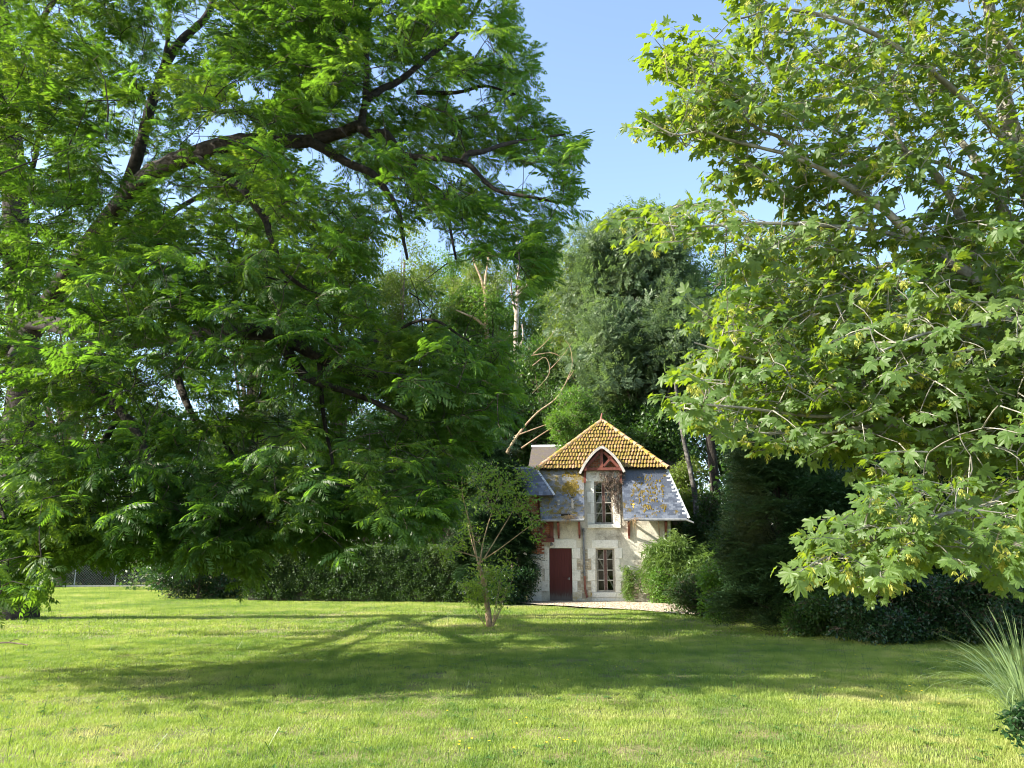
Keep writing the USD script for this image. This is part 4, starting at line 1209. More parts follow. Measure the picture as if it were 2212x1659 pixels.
axis = np.array([-8.0, 17.0, 7.0])
for c in centres:
    k = g.integers(10, 18)
    out = unit((c - axis) * [1, 1, .25])
    side = np.cross(out, [0, 0, 1.])
    off = np.outer(g.normal(.1, .42, k), out) + np.outer(g.normal(0, .52, k), side)
    off[:, 2] += -.22 * (off ** 2).sum(1) + g.normal(0, .10, k)
    tips.append(c + off); tdir.append(unit(out * .7 + off * [1, 1, .2] * .9 + g.normal(0, .35, (k, 3)) * [1, 1, .4]))
tips, tdir = np.vstack(tips), np.vstack(tdir)
uvl = np.vstack([project(p_) for p_ in wood[:16]])
uvb = np.vstack([project(wood[k]) for k in (1, 2, 4, 5, 8, 9)])
uvt = project(tips)
clear = np.zeros(len(tips), bool)
for q_ in uvl:
    clear |= (np.hypot(uvt[:, 0] - q_[0], uvt[:, 1] - q_[1]) < 26) & (uvt[:, 2] < q_[2] + .1)
Ls = tips[:, 2] / math.tan(SUN_EL)
xl, yl = tips[:, 0] + Ls * math.sin(-SUN_AZ), tips[:, 1] - Ls * math.cos(SUN_AZ)
gap = (xl < 1) & (np.abs(yl - (16.9 + .07 * (xl + 6))) < .95) | (xl < 1.5) & (yl < 10.4) | (xl < 4) & (yl > 20.4) | (xl < -3) & (yl > 18.6) | (xl > 1.5) & (np.abs(yl - 11.6) < .35)
gap &= g.random(len(tips)) < .85
bold = np.zeros(len(tips), bool)
for q_ in uvb:
    bold |= (np.hypot(uvt[:, 0] - q_[0], uvt[:, 1] - q_[1]) < 30) & (uvt[:, 2] < q_[2] + .1)
sparse = (bold & (g.random(len(tips)) < .80)) | gap | (uvt[:, 0] < -140) & (tips[:, 1] > 9.5) & (g.random(len(tips)) > .3) | (uvt[:, 0] < 0) & (tips[:, 2] < 4) & (g.random(len(tips)) > .4)
ok = ~(clear & (g.random(len(tips)) < .72)) & ~sparse & in_mask(wprep, whole, tips, .06, g) & in_mask(wprep, whole, tips + tdir * .25, .25, g) & (tips[:, 2] > .75) & (tips[:, 1] > 6)
tips, tdir = tips[ok], tdir[ok]
tubes, bd = branches_to(np.vstack(wood), tips - tdir * .05, .005, .06, .009, g)
part(walnut, 'branches', (lambda m_: (m_[0] - WAL_BASE, m_[1]))(cat_mesh(tubes)), M_bark_dark, True, kind='stuff')
tdir = unit(tdir + g.normal(0, .25, tdir.shape) + np.array([0, 0, -.22]))
R = frames(tdir, unit(g.normal(0, .38, (len(tips), 3)) + [0, 0, 1]))
si = g.integers(0, len(SHOOTS), len(tips)); sc = g.uniform(.55, .95, len(tips))
uvz = project(tips)
seen = (uvz[:, 0] > 20) & (uvz[:, 0] < 2190) & (uvz[:, 1] > 20)
near = np.argsort(np.where(seen, uvz[:, 2], 99))[:42]
rest = np.setdiff1d(np.arange(len(tips)), near)
rest = rest[g.random(len(rest)) < np.where(tips[rest, 2] < 5.5, .72, .90)]
wp = [shoot_pieces(l, M_walnut, M_bark_mid) for l in SHOOTS]
front = uvz[rest, 2] < np.quantile(uvz[rest, 2], .52)
A_, B_ = rest[front], rest[~front]
baked(walnut, wp, tips[A_] - WAL_BASE, R[A_], sc[A_], si[A_], {'leaves': 'crown', 'shoot': 'shoots'})
instancer(walnut.path + '/inner_crown', wp, tips[B_] - WAL_BASE, R[B_], sc[B_], si[B_])
cnt = 0
for i in near:
    for fi, Rf, o, s in SHOOTS[si[i]]:
        if cnt < 300:
            v, f = FRONDS[fi]
            part(walnut, 'leaf', ((v * s @ Rf.T + o) * sc[i] @ R[i].T + tips[i] - WAL_BASE, f), M_walnut); cnt += 1
#print('walnut shoots', len(tips))

# ---- the maple at the right
MAP_BASE = np.array([P(2420, 1000, 7.6)[0], 7.6, -.05])
maple = thing('maple_tree', 'maple tree with lobed leaves, yellow seed bunches and grey lichened limbs at the right', 'tree', MAP_BASE)
mwood = [limb(maple, 'trunk', [MAP_BASE, P(2400, 1100, 7.6), P(2370, 850, 7.6), P(2330, 650, 7.6), P(2260, 500, 7.7), P(2190, 300, 7.8), P(2150, 120, 8.0), P(2120, -120, 8.3)], .26, .05, M_bark_grey, 12, 6)]
ml = [
    ([P(2340, 760, 7.6), P(2240, 690, 7.5), P(2167, 650, 7.3), P(2106, 603, 7.2), P(2005, 530, 7.0), P(1964, 502, 6.9), P(1904, 449, 6.8), P(1843, 409, 6.7), P(1794, 376, 6.6), P(1754, 356, 6.6), P(1690, 330, 6.5)], .085, .015),
    ([P(2335, 740, 7.6), P(2195, 647, 7.6), P(2126, 567, 7.6), P(2070, 457, 7.6), P(2037, 397, 7.6), P(2005, 360, 7.6), P(1948, 316, 7.5), P(1918, 230, 7.5), P(1900, 120, 7.5)], .075, .016),
    ([P(2320, 620, 7.6), P(2212, 505, 7.8), P(2167, 457, 7.9), P(2147, 405, 8.0), P(2098, 332, 8.1), P(2029, 243, 8.2), P(1985, 81, 8.3), P(1884, -20, 8.4)], .08, .02),
    ([P(2150, 410, 8.0), P(2105, 385, 7.9), P(2066, 368, 7.8), P(2020, 350, 7.8), P(1960, 352, 7.7), P(1880, 360, 7.6), P(1780, 355, 7.5)], .035, .01),
    ([P(2230, 300, 7.8), P(2212, 150, 7.6), P(2159, 69, 7.5), P(2126, 0, 7.5), P(2090, -100, 7.5)], .05, .02),
    ([P(2005, 530, 7.0), P(1900, 500, 6.8), P(1762, 486, 6.6), P(1620, 482, 6.5), P(1495, 490, 6.4), P(1398, 482, 6.4)], .028, .006),
    ([P(1754, 356, 6.6), P(1690, 300, 6.5), P(1633, 275, 6.5), P(1576, 223, 6.5), P(1500, 160, 6.5), P(1430, 130, 6.5)], .022, .006),
    ([P(1690, 330, 6.5), P(1576, 303, 6.4), P(1519, 283, 6.3), P(1459, 291, 6.3), P(1390, 255, 6.3)], .018, .005),
    ([P(2350, 860, 7.6), P(2200, 870, 7.2), P(2065, 847, 6.9), P(1980, 838, 6.7), P(1897, 834, 6.5), P(1760, 800, 6.3), P(1600, 770, 6.1), P(1500, 740, 6.0)], .042, .006),
    ([P(2350, 900, 7.6), P(2180, 940, 7.0), P(2005, 892, 6.6), P(1915, 877, 6.4), P(1780, 900, 6.2), P(1600, 880, 6.0), P(1450, 870, 5.9)], .038, .006),
    ([P(2180, 940, 7.0), P(2050, 935, 6.6), P(1927, 920, 6.3), P(1840, 926, 6.1), P(1760, 937, 6.0), P(1640, 935, 5.9)], .03, .007),
    ([P(2360, 960, 7.4), P(2260, 1010, 6.2), P(2143, 1085, 5.4), P(2040, 1110, 5.0), P(1940, 1140, 4.8), P(1840, 1190, 4.65), P(1760, 1220, 4.6)], .022, .004),
    ([P(2040, 1110, 5.0), P(1960, 1180, 4.7), P(1920, 1250, 4.55), P(1895, 1290, 4.5)], .007, .003),
    ([P(2330, 700, 7.6), P(2250, 680, 6.6), P(2120, 700, 5.9), P(2000, 720, 5.5), P(1900, 760, 5.3)], .024, .006),
    ([P(2300, 560, 7.7), P(2160, 520, 8.6), P(1980, 560, 9.2), P(1780, 600, 9.6), P(1620, 620, 9.8)], .05, .01),
    ([P(2200, 330, 7.8), P(2020, 160, 7.2), P(1860, 60, 6.8), P(1700, 20, 6.6), P(1600, 40, 6.5)], .04, .008),
    ([P(2350, 880, 7.6), P(2250, 1010, 6.4), P(2200, 1120, 5.6), P(2150, 1210, 5.0)], .020, .005),
]
for pts, r0, r1 in ml:
    mwood.append(limb(maple, 'limb', pts, r0, r1, M_bark_grey, 8, 5, .12))
MPOLY = Polygon([(1535, -500), (3200, -500), (3200, 1400), (2230, 1290), (2134, 1262), (2095, 1225), (1988, 1212), (1950, 1262), (1889, 1308), (1820, 1262), (1725, 1250), (1702, 1208), (1712, 1180), (1790, 1100), (1846, 1062), (1855, 990), (1690, 975), (1580, 975), (1535, 945), (1430, 915), (1412, 888), (1448, 815),
                 (1465, 780), (1530, 745), (1560, 700), (1470, 700), (1520, 650), (1575, 600), (1555, 555), (1500, 545), (1400, 535), (1325, 495), (1318, 440), (1420, 440), (1535, 405), (1520, 360), (1525, 325), (1430, 325), (1355, 265), (1355, 240), (1470, 230), (1435, 185), (1395, 130), (1408, 95), (1500, 48), (1590, 95), (1605, 70), (1560, 30)])
MHOLES = [Polygon([(2030, 338), (2140, 330), (2150, 385), (2060, 395)]), Polygon([(1880, 405), (2010, 395), (2050, 430), (1990, 470), (1915, 455)]), Polygon([(1600, 430), (1560, 400), (1640, 395), (1700, 450), (1640, 475)])]
mprep, mh = MPOLY.buffer(-6), MHOLES
g = np.random.default_rng(8)
tips, tdir = [], []
for p_ in mwood[1:]:
    n = len(p_)
    s_ = np.linspace(0, 1, n)
    for i in range(n):
        if s_[i] < .25:
            continue
        for _ in range(int(g.integers(2, 5))):
            tg = unit(p_[min(i + 1, n - 1)] - p_[max(i - 1, 0)])
            off = g.normal(0, 1, 3) * [.42, .42, .30] * (1.15 - .5 * s_[i])
            tips.append(p_[i] + off + [0, 0, -.03]); tdir.append(unit(tg * .5 + unit(off) * [1, 1, .35] * .9 + g.normal(0, .3, 3)))
ells = [((4.3, 7.2, 4.9), (3.3, 1.5, 2.0), 120), ((2.9, 7.3, 6.0), (2.4, 1.3, 1.4), 60), ((3.9, 6.7, 3.3), (2.3, 1.2, .8), 55), ((4.5, 6.2, 2.9), (1.6, 1.0, .9), 40), ((6.5, 7.6, 6.0), (3.5, 2.2, 3.6), 70), ((4.9, 7.4, 7.6), (2.8, 1.6, 1.3), 80)]
cs = []
for c, r, n in ells:
    d = unit(g.normal(size=(n, 3)))
    cs.append(np.array(c) + d * (g.random(n) ** .4)[:, None] * r)
cs = np.vstack(cs)
extra = [(1760, 1200, 4.6), (1740, 1230, 4.6), (1800, 1190, 4.65), (1860, 1170, 4.7), (1830, 1235, 4.6), (1890, 1240, 4.55), (1900, 1280, 4.5), (1930, 1220, 4.6), (1960, 1170, 4.7), (2000, 1150, 4.8), (2050, 1150, 5.0), (2090, 1190, 4.9), (2120, 1130, 5.2), (1980, 1100, 5.0), (1900, 1120, 4.9), (1820, 1120, 4.9), (2040, 1080, 5.2), (2160, 1180, 5.1), (1780, 1165, 4.7), (1940, 1080, 5.1), (1880, 1060, 5.2), (2150, 1230, 5.0),
         (1345, 258, 6.3), (1400, 262, 6.3), (1380, 245, 6.3), (1440, 262, 6.3), (1420, 120, 6.5), (1470, 100, 6.5), (1450, 160, 6.5), (1500, 140, 6.5), (1520, 190, 6.5), (1335, 465, 6.4), (1380, 480, 6.4), (1430, 490, 6.4), (1490, 490, 6.4), (1425, 890, 5.9), (1480, 860, 5.9), (1500, 800, 6.0), (1540, 870, 6.0), (1600, 930, 6.0), (1480, 715, 6.1), (1570, 20, 6.6), (1600, 50, 6.6), (1650, 40, 6.6), (1545, 690, 6.3), (1560, 640, 6.5)]
cs = np.vstack([cs, [P(*e) for e in extra]])
for c in cs:
    k = g.integers(6, 11)
    out = unit((c - np.array([6.2, 7.6, 4.5])) * [1, 1, .3])
    off = g.normal(0, 1, (k, 3)) * [.26, .26, .10]
    off[:, 2] -= .25 * (off[:, :2] ** 2).sum(1)
    tips += list(c + off); tdir += list(unit(out * .7 + off * [1, 1, .3] + g.normal(0, .3, (k, 3))))
tips, tdir = np.array(tips), np.array(tdir)
ok = in_mask(mprep, mh, tips, .12, g) & in_mask(mprep, mh, tips + tdir * .25, .35, g) & (tips[:, 2] > 1.2) & (tips[:, 1] > 4.2)
ok &= ~((project(tips)[:, 1] < 470) & (project(tips)[:, 0] > 1650) & (g.random(len(tips)) < .45)) & ~((project(tips)[:, 1] < 1000) & (g.random(len(tips)) < .12))
tips, tdir = tips[ok], tdir[ok]
tubes, bd = branches_to(np.vstack(mwood), tips - tdir * .03, .004, .08, .008, g, .03)
part(maple, 'branches', (lambda m_: (m_[0] - MAP_BASE, m_[1]))(cat_mesh(tubes)), M_bark_grey, True, kind='stuff')
tdir = unit(tdir + np.array([0, 0, -.1]))
R = frames(tdir, unit(g.normal(0, .25, (len(tips), 3)) + [-.25, -.15, 1]))
si = g.integers(0, len(MSHOOTS), len(tips)); sc = g.uniform(.8, 1.2, len(tips))
sc *= np.clip((tips[:, 1] - 2.0) / 4.5, .80, 1.0)
uvz = project(tips)
seen = (uvz[:, 0] > 20) & (uvz[:, 0] < 2190) & (uvz[:, 1] > 20)
near = np.argsort(np.where(seen, uvz[:, 2], 99))[:30]
rest = np.setdiff1d(np.arange(len(tips)), near)
mprotos = [maple_pieces(l, k, keys=(k % 2 == 0)) for k, l in enumerate(MSHOOTS)]
baked(maple, mprotos, tips[rest] - MAP_BASE, R[rest], sc[rest], si[rest], {'leaves': 'crown', 'shoot': 'shoots', 'seeds': 'seeds'})
instancer(maple.path + '/seed_bunches', [maple_pieces(l, k, leaves=False) for k, l in enumerate(MSHOOTS)], tips[near] - MAP_BASE, R[near], sc[near], si[near])
cnt = 0
for i in near:
    for fi, Rf, o, s, _ in MSHOOTS[si[i]]:
        if cnt < 300:
            v, f = MLEAF[fi]
            part(maple, 'leaf', ((v * s @ Rf.T + o) * sc[i] @ R[i].T + tips[i] - MAP_BASE, f), M_maple); cnt += 1
#print('maple shoots', len(tips))

# ---- woodland and shrubs
def protos_of(kind, mat, bark=M_bark_mid):
    if kind == 'ball':
        return [leaf_ball(k, 64, .60, .17, .10, mat, twig_mat=bark) for k in range(4)]
    if kind == 'small':
        return [leaf_ball(20 + k, 70, .34, .085, .05, mat, twig_mat=bark) for k in range(4)]
    if kind == 'fine':
        return [pinnate(40 + k, 12, .45, .34, mat) for k in range(4)]
    if kind == 'needle':
        return [spray(60 + k, .75, mat) for k in range(4)]
    if kind == 'bamboo':
        return [bamboo_tuft(80 + k, mat) for k in range(4)]


def crown_sample(g, c, r, n, nb, inner=.25, flat=.85, rb=(.26, .46)):
    """n places in a crown built of nb rounded sub-crowns inside an ellipsoid; also the sub-crowns' centres."""
    d = unit(g.normal(size=(nb, 3)))
    bc = c + d * (g.uniform(.45, .80, nb) ** 1.0)[:, None] * r
    br = g.uniform(*rb, nb)
    k = g.integers(0, nb, n)
    d = unit(g.normal(size=(n, 3)) + [0, 0, .2])
    rad = np.where(g.random(n) < inner, g.random(n) ** .5 * .8, g.uniform(.80, 1.08, n))
    pos = bc[k] + d * (rad * br[k])[:, None] * np.asarray(r) * [1, 1, flat]
    return pos, unit(d + [0, 0, .15]), bc


def leafy(name, label, cat, u, Y, vtop, vbot, hw_px, mat, kind='ball', n=420, nb=16, bark=M_bark_mid, trunk=.22, seed=0, group=None, depth=.9, size=1.0, inner=.25, rb=(.26, .46), lean=0.0, part_name='crown', sprout=False):
    g = np.random.default_rng(1000 + seed)
    pm = P(u, (vtop + vbot) / 2, Y)
    zt, zb = P(u, vtop, Y)[2], P(u, vbot, Y)[2]
    zb = zb if zb > .6 else -.22 * zt
    zc = project(pm)[2]
    hwid = hw_px / FPX * zc
    base = np.array([pm[0], Y, -.05])
    t = thing(name, label, cat, base, group=group)
    c = np.array([pm[0], Y, (zt + zb) / 2]); r = np.array([hwid, hwid * depth, (zt - zb) / 2])
    pos, d, bc = crown_sample(g, c, r, n, nb, inner, rb=rb)
    if kind == 'needle':
        hh = g.random(nb) ** .8
        prof = np.sqrt(np.clip(1 - (hh - .25) ** 2 / .62, .04, 1)) * .78
        aa = g.uniform(0, 6.28, nb)
        bc = np.stack([c[0] + np.cos(aa) * prof * hwid * g.uniform(.45, 1.25, nb), c[1] + np.sin(aa) * prof * hwid * depth * g.uniform(.45, 1.2, nb), .15 + hh * zt * .95], -1)
        k = g.integers(0, nb, n)
        d = unit(g.normal(size=(n, 3)))
        pos = bc[k] + d * (g.random(n) ** .5)[:, None] * np.array([.30 * hwid, .30 * hwid * depth, .20 * hwid + .05 * zt]) * g.uniform(.6, 1.25, nb)[k][:, None]
        d = unit(d + (pos - c) * [1, 1, 0] / hwid)
    pos = pos[pos[:, 2] > .12]
    d = d[:len(pos)]
    top = c + [lean, 0, r[2] * .55]
    mid = lerp(base, top, .5) + g.normal(0, .04 * hwid, 3) * [1, 1, 0]
    ax = smooth_path([base - base, lerp(base, mid, .5) - base + g.normal(0, .02 * hwid, 3) * [1, 1, 0], mid - base, top - base], 5)
    part(t, 'trunk', tube(ax, np.linspace(trunk, trunk * .25, len(ax)), 8, .08, seed), bark, True)
    tb = []
    for b in bc:
        zrel = np.clip((b[2] - base[2]) * .55 / max(top[2] - base[2], .1), .1, .9)
        a = ax[int(zrel * (len(ax) - 1))] + base
        q_ = .5 if kind == 'needle' else 1.0
        tb.append(tube(smooth_path([a, lerp(a, b, .5) + [0, 0, .1 * np.linalg.norm(b - a)], b], 3) - base, np.linspace(trunk * .4, trunk * .07, 7) * q_, 5))
    part(t, 'branches', cat_mesh(tb), bark, True, kind='stuff')
    if kind == 'needle':
        dd = unit((pos - c) * [1, 1, 0] + g.normal(0, .5, pos.shape) * np.array([1, 1, .5]) * hwid * .5 + np.array([0, 0, .25 if sprout else -.1]) * hwid)
        R = frames(dd, unit(g.normal(0, .35, pos.shape) + [0, 0, 1]))
    elif kind == 'bamboo':
        R = frames(unit(g.normal(size=pos.shape) * [1, 1, .4] + [0, 0, -.3]))
    else:
        R = Rotation.random(len(pos), random_state=seed).as_matrix() if kind == 'fine' else Rotation.from_euler('z', g.uniform(0, 6.28, len(pos))).as_matrix()
    pr = protos_of(kind, mat, bark)
    instancer(f'{t.path}/{part_name}', pr, pos - base, R, size * g.uniform(.75, 1.3, len(pos)), g.integers(0, len(pr), len(pos)))
    return t


BG = 'trees of the wood behind the lawn'
leafy('tall_tree', 'tall grey-green tree rising behind the cottage roof', 'tree', 1385, 42, 450, 1010, 205, M_robinia, 'fine', 2300, 34, M_bark_mid, .30, 1, size=1.3)
leafy('tall_tree', 'feathery pale-topped tree left of the grey-green tree behind the cottage', 'tree', 1255, 47, 485, 930, 90, M_yellowgreen, 'ball', 520, 18, M_bark_mid, .25, 2, size=.9)
leafy('young_tree', 'bright green bushy young tree touching the left hip of the cottage roof', 'tree', 1243, 37.6, 832, 1010, 60, M_bright, 'small', 330, 12, M_bark_mid, .10, 3, size=1.0)
leafy('birch_like_tree', 'thin tall tree with pale trunk and sparse crown left of the bare dead trunk', 'tree', 1045, 55, 500, 900, 135, M_yellowgreen, 'ball', 420, 26, M_bark_pale, .28, 4, size=.8, rb=(.14, .28))
leafy('woodland_tree', 'yellow-green sunlit tree beyond the middle of the walnut crown', 'tree', 870, 52, 470, 900, 140, M_yellowgreen, 'ball', 700, 24, M_bark_mid, .3, 5)
leafy('woodland_tree', 'pale green tree whose top shows under the long walnut bough', 'tree', 560, 48, 385, 860, 190, M_bright, 'ball', 620, 22, M_bark_mid, .35, 6)
leafy('woodland_tree', 'green tree beyond the walnut trunk at the far left', 'tree', 190, 50, 430, 1050, 240, M_wood, 'ball', 620, 22, M_bark_mid, .35, 7)
leafy('woodland_tree', 'mid-green tree filling the gap beyond the hedge centre', 'tree', 740, 50, 440, 1100, 170, M_wood, 'ball', 560, 20, M_bark_mid, .35, 8)
leafy('woodland_tree', 'dim green tree between the pale trunk and the cottage, low in the wood', 'tree', 1120, 48, 690, 1190, 130, M_wood, 'ball', 800, 24, M_bark_mid, .25, 9)
leafy('woodland_tree', 'light green tree between the bare dead trunk and the grey-green tree', 'tree', 1180, 58, 540, 940, 95, M_bright, 'ball', 560, 22, M_bark_mid, .25, 31)
leafy('woodland_tree', 'loose yellowish tree right of the pale-topped gap, behind the forked trunk', 'tree', 985, 60, 520, 900, 105, M_bright, 'ball', 480, 22, M_bark_mid, .25, 32)
leafy('woodland_tree', 'deep green tree close behind the tangle of dead branches', 'tree', 1185, 44, 730, 1100, 85, M_wood, 'ball', 560, 22, M_bark_mid, .2, 33)
leafy('woodland_tree', 'fresh green tree behind the forked tan trunk', 'tree', 1030, 54, 590, 900, 110, M_bright, 'ball', 700, 24, M_bark_mid, .2, 36)
leafy('woodland_tree', 'leafy tree at the far left edge beyond the fence', 'tree', -40, 54, 520, 1150, 220, M_bright, 'ball', 420, 18, M_bark_mid, .3, 10)
leafy('woodland_tree', 'deep green tree behind the hedge and left of the yew', 'tree', 960, 43, 720, 1240, 140, M_wood, 'ball', 800, 22, M_bark_mid, .25, 11)
leafy('conifer', 'dark drooping conifer behind the left end of the hedge', 'tree', 575, 41, 860, 1270, 95, M_yewbrown, 'needle', 800, 26, M_bark_mid, .22, 12, size=1.6)
leafy('conifer', 'dark conifer behind the middle of the hedge', 'tree', 800, 40, 880, 1270, 130, M_yew, 'needle', 1000, 30, M_bark_mid, .22, 13, size=1.7)
leafy('woodland_tree', 'shady tree between the fence and the dark conifer', 'tree', 400, 46, 800, 1260, 140, M_wood, 'ball', 420, 16, M_bark_mid, .25, 14)
leafy('woodland_tree', 'tall dark green tree behind the upper maple leaves', 'tree', 1780, 34, 500, 1180, 230, M_wood, 'ball', 1300, 30, M_bark_mid, .35, 15)
leafy('woodland_tree', 'bright green tree behind the maple at the right edge', 'tree', 2120, 30, 470, 1150, 250, M_bright, 'ball', 1000, 28, M_bark_mid, .3, 16)
leafy('woodland_tree', 'dark tree just right of and behind the grey-green tree', 'tree', 1570, 46, 500, 1190, 140, M_wood, 'ball', 1000, 26, M_bark_mid, .25, 17)
leafy('sunlit_tree', 'sunlit yellow-green foliage beyond the right gable, between two trunks', 'tree', 1478, 37, 985, 1200, 62, M_yellowgreen, 'ball', 260, 16, M_bark_mid, .10, 18, size=.65)
leafy('yew_tree', 'dark yew pressed against the left corner of the cottage', 'tree', 1064, 31.3, 950, 1302, 64, M_yew, 'needle', 1900, 44, M_bark_dark, .2, 19, size=.9, depth=.55)
leafy('yew_tree', 'dark feathery yew right of the bamboo, brown-tinged in the middle', 'tree', 1700, 18.8, 985, 1385, 112, M_yewbrown, 'needle', 1900, 60, M_bark_dark, .16, 20, size=.85, sprout=True, depth=.8)
leafy('yew_tree', 'big dark yew behind the low maple bough at the right', 'tree', 2020, 21.5, 900, 1380, 270, M_yew, 'needle', 2600, 60, M_bark_dark, .25, 21, size=1.15, sprout=True, depth=.7)
leafy('yew_tree', 'slim dark yew between the sunlit foliage and the brown-tinged yew', 'tree', 1655, 25, 950, 1320, 50, M_yew, 'needle', 1200, 30, M_bark_dark, .14, 22, size=1.0, sprout=True)
leafy('yew_tree', 'shorter dark yew just right of the brown-tinged yew', 'tree', 1822, 18.0, 1070, 1388, 85, M_yew, 'needle', 1200, 44, M_bark_dark, .10, 37, size=.9, sprout=True, depth=.8)
leafy('shrub', 'loose mid-green shrub between the gravel shrub and the brown-tinged yew', 'shrub', 1575, 21.6, 1140, 1350, 75, M_bright, 'small', 420, 22, M_bark_mid, .04, 41, size=1.0, depth=.7, rb=(.16, .40))
leafy('shrub', 'leafy dark shrub at the foot of the brown-tinged yew, right side', 'shrub', 1790, 17.2, 1255, 1388, 95, M_wood, 'small', 420, 20, M_bark_mid, .04, 42, size=.7, depth=.6, rb=(.16, .42))
leafy('shrub', 'tall thin-leaved shrub rising behind the bamboo', 'shrub', 1545, 33, 1060, 1290, 60, M_hedge, 'small', 520, 22, M_bark_mid, .05, 43, size=1.4, rb=(.16, .40))
leafy('shrub', 'low dark evergreen shrub under the middle of the maple', 'shrub', 1905, 16.4, 1215, 1390, 150, M_darkleaf, 'small', 620, 34, M_bark_mid, .05, 23, size=.75, depth=.6, rb=(.12, .40))
leafy('shrub', 'low dark evergreen shrub at the right edge beside the tall grass', 'shrub', 2160, 15.9, 1170, 1392, 150, M_darkleaf, 'small', 620, 34, M_bark_mid, .05, 24, size=.75, depth=.6, rb=(.12, .40))
leafy('woodland_tree', 'low dark-leaved tree directly behind the ridge of the cottage roof', 'tree', 1380, 40, 850, 1060, 115, M_wood, 'ball', 480, 22, M_bark_dark, .15, 34)
leafy('shrub', 'low dark evergreen shrub at the foot of the yew left of the cottage door', 'shrub', 1088, 30.6, 1215, 1306, 66, M_darkleaf, 'small', 420, 18, M_bark_dark, .05, 35, size=1.0, depth=.6)
leafy('shrub', 'glossy green shrub spilling onto the gravel in front of the bamboo', 'shrub', 1530, 23.2, 1195, 1335, 85, M_hedge, 'small', 360, 14, M_bark_mid, .05, 25, size=.8)
leafy('shrub', 'round dark shrub at the left end of the clipped hedge', 'shrub', 432, 34.6, 1165, 1297, 105, M_darkleaf, 'small', 420, 14, M_bark_mid, .06, 26, size=1.25, depth=.6)
leafy('shrub', 'bright ground-hugging shrub at the foot of the bamboo', 'shrub', 1440, 30.2, 1236, 1308, 60, M_bright, 'small', 160, 10, M_bark_mid, .04, 27, size=.8, depth=.6)
leafy('ivy_thicket', 'ivy-hung thicket directly behind the wire fence', 'thicket', 190, 53.6, 1080, 1262, 190, M_hedge, 'small', 700, 18, M_bark_mid, .08, 28, size=2.0, depth=.35)
leafy('bamboo', 'bamboo clump with narrow bright leaves at the right corner of the cottage', 'bamboo', 1474, 30.6, 1150, 1306, 88, M_bamboo, 'bamboo', 1300, 24, M_bark_tan, .03, 29, size=1.15, depth=.55)
leafy('bamboo', 'small leaning bamboo tuft against the cottage wall right of the lower window', 'bamboo', 1366, 31.0, 1200, 1300, 20, M_bamboo, 'bamboo', 60, 6, M_bark_tan, .012, 30, size=.95, depth=.8)

# solid-looking far wood beyond everything
g = np.random.default_rng(77)
n = 2100
pos = np.stack([g.uniform(-75, 80, n), g.uniform(62, 74, n), g.random(n) ** 1.3 * 15], -1)
instancer('/World/distant_wood', protos_of('ball', M_wood), pos, Rotation.from_euler('z', g.uniform(0, 6.28, n)).as_matrix(), g.uniform(1.8, 3.4, n), g.integers(0, 4, n), label='far mass of woodland beyond the separate trees', cat='wood')
n = 620
pos = np.stack([g.uniform(9.5, 34, n), g.uniform(23, 36, n), g.random(n) ** .8 * 11], -1)
instancer('/World/undergrowth', protos_of('ball', M_wood), pos, Rotation.from_euler('z', g.uniform(0, 6.28, n)).as_matrix(), g.uniform(1.2, 2.2, n), g.integers(0, 4, n), label='dim undergrowth behind the yews at the right', cat='undergrowth')

# bare and dead wood
def bare(name, label, pts_list, mat, group=None):
    o = np.asarray(pts_list[0][0][0], float)
    o = np.array([o[0], o[1], 0.0])
    t = thing(name, label, 'tree', o, group=group)
    for k, (pts, r0, r1) in enumerate(pts_list):
        limb(t, 'trunk' if k == 0 else 'branch', pts, r0, r1, mat, 7, 4, .10)
    return t


g0 = lambda u, Y: np.array([P(u, 1290, Y)[0], Y, -.1])
bare('dead_tree', 'pale bare dead trunk standing above the wood left of the cottage', [
    ([g0(1112, 49), P(1116, 900, 49), P(1114, 745, 49), P(1118, 640, 49), P(1122, 560, 49), P(1134, 500, 49)], .28, .05),
    ([P(1116, 680, 49), P(1106, 640, 49), P(1104, 600, 49)], .12, .04), ([P(1120, 640, 49), P(1136, 620, 48.6), P(1150, 585, 48.5)], .10, .03),
    ([P(1122, 560, 49), P(1116, 520, 49.3), P(1112, 490, 49.4)], .08, .02), ([P(1124, 750, 49), P(1130, 730, 48.7), P(1128, 700, 48.6)], .12, .04)], M_bark_pale)
bare('forked_tree', 'tan forked trunk right of the yellow-green trees', [
    ([g0(1055, 52), P(1058, 880, 52), P(1054, 760, 52), P(1050, 690, 52), P(1048, 610, 52), P(1058, 540, 52)], .30, .05),
    ([P(1052, 712, 52), P(1030, 690, 51.6), P(1004, 678, 51.3), P(985, 670, 51)], .14, .04), ([P(1050, 640, 52), P(1038, 600, 52.3), P(1022, 560, 52.4), P(1018, 520, 52.4)], .13, .03), ([P(1056, 745, 52), P(1090, 735, 51), P(1110, 712, 51)], .10, .03)], M_bark_tan)
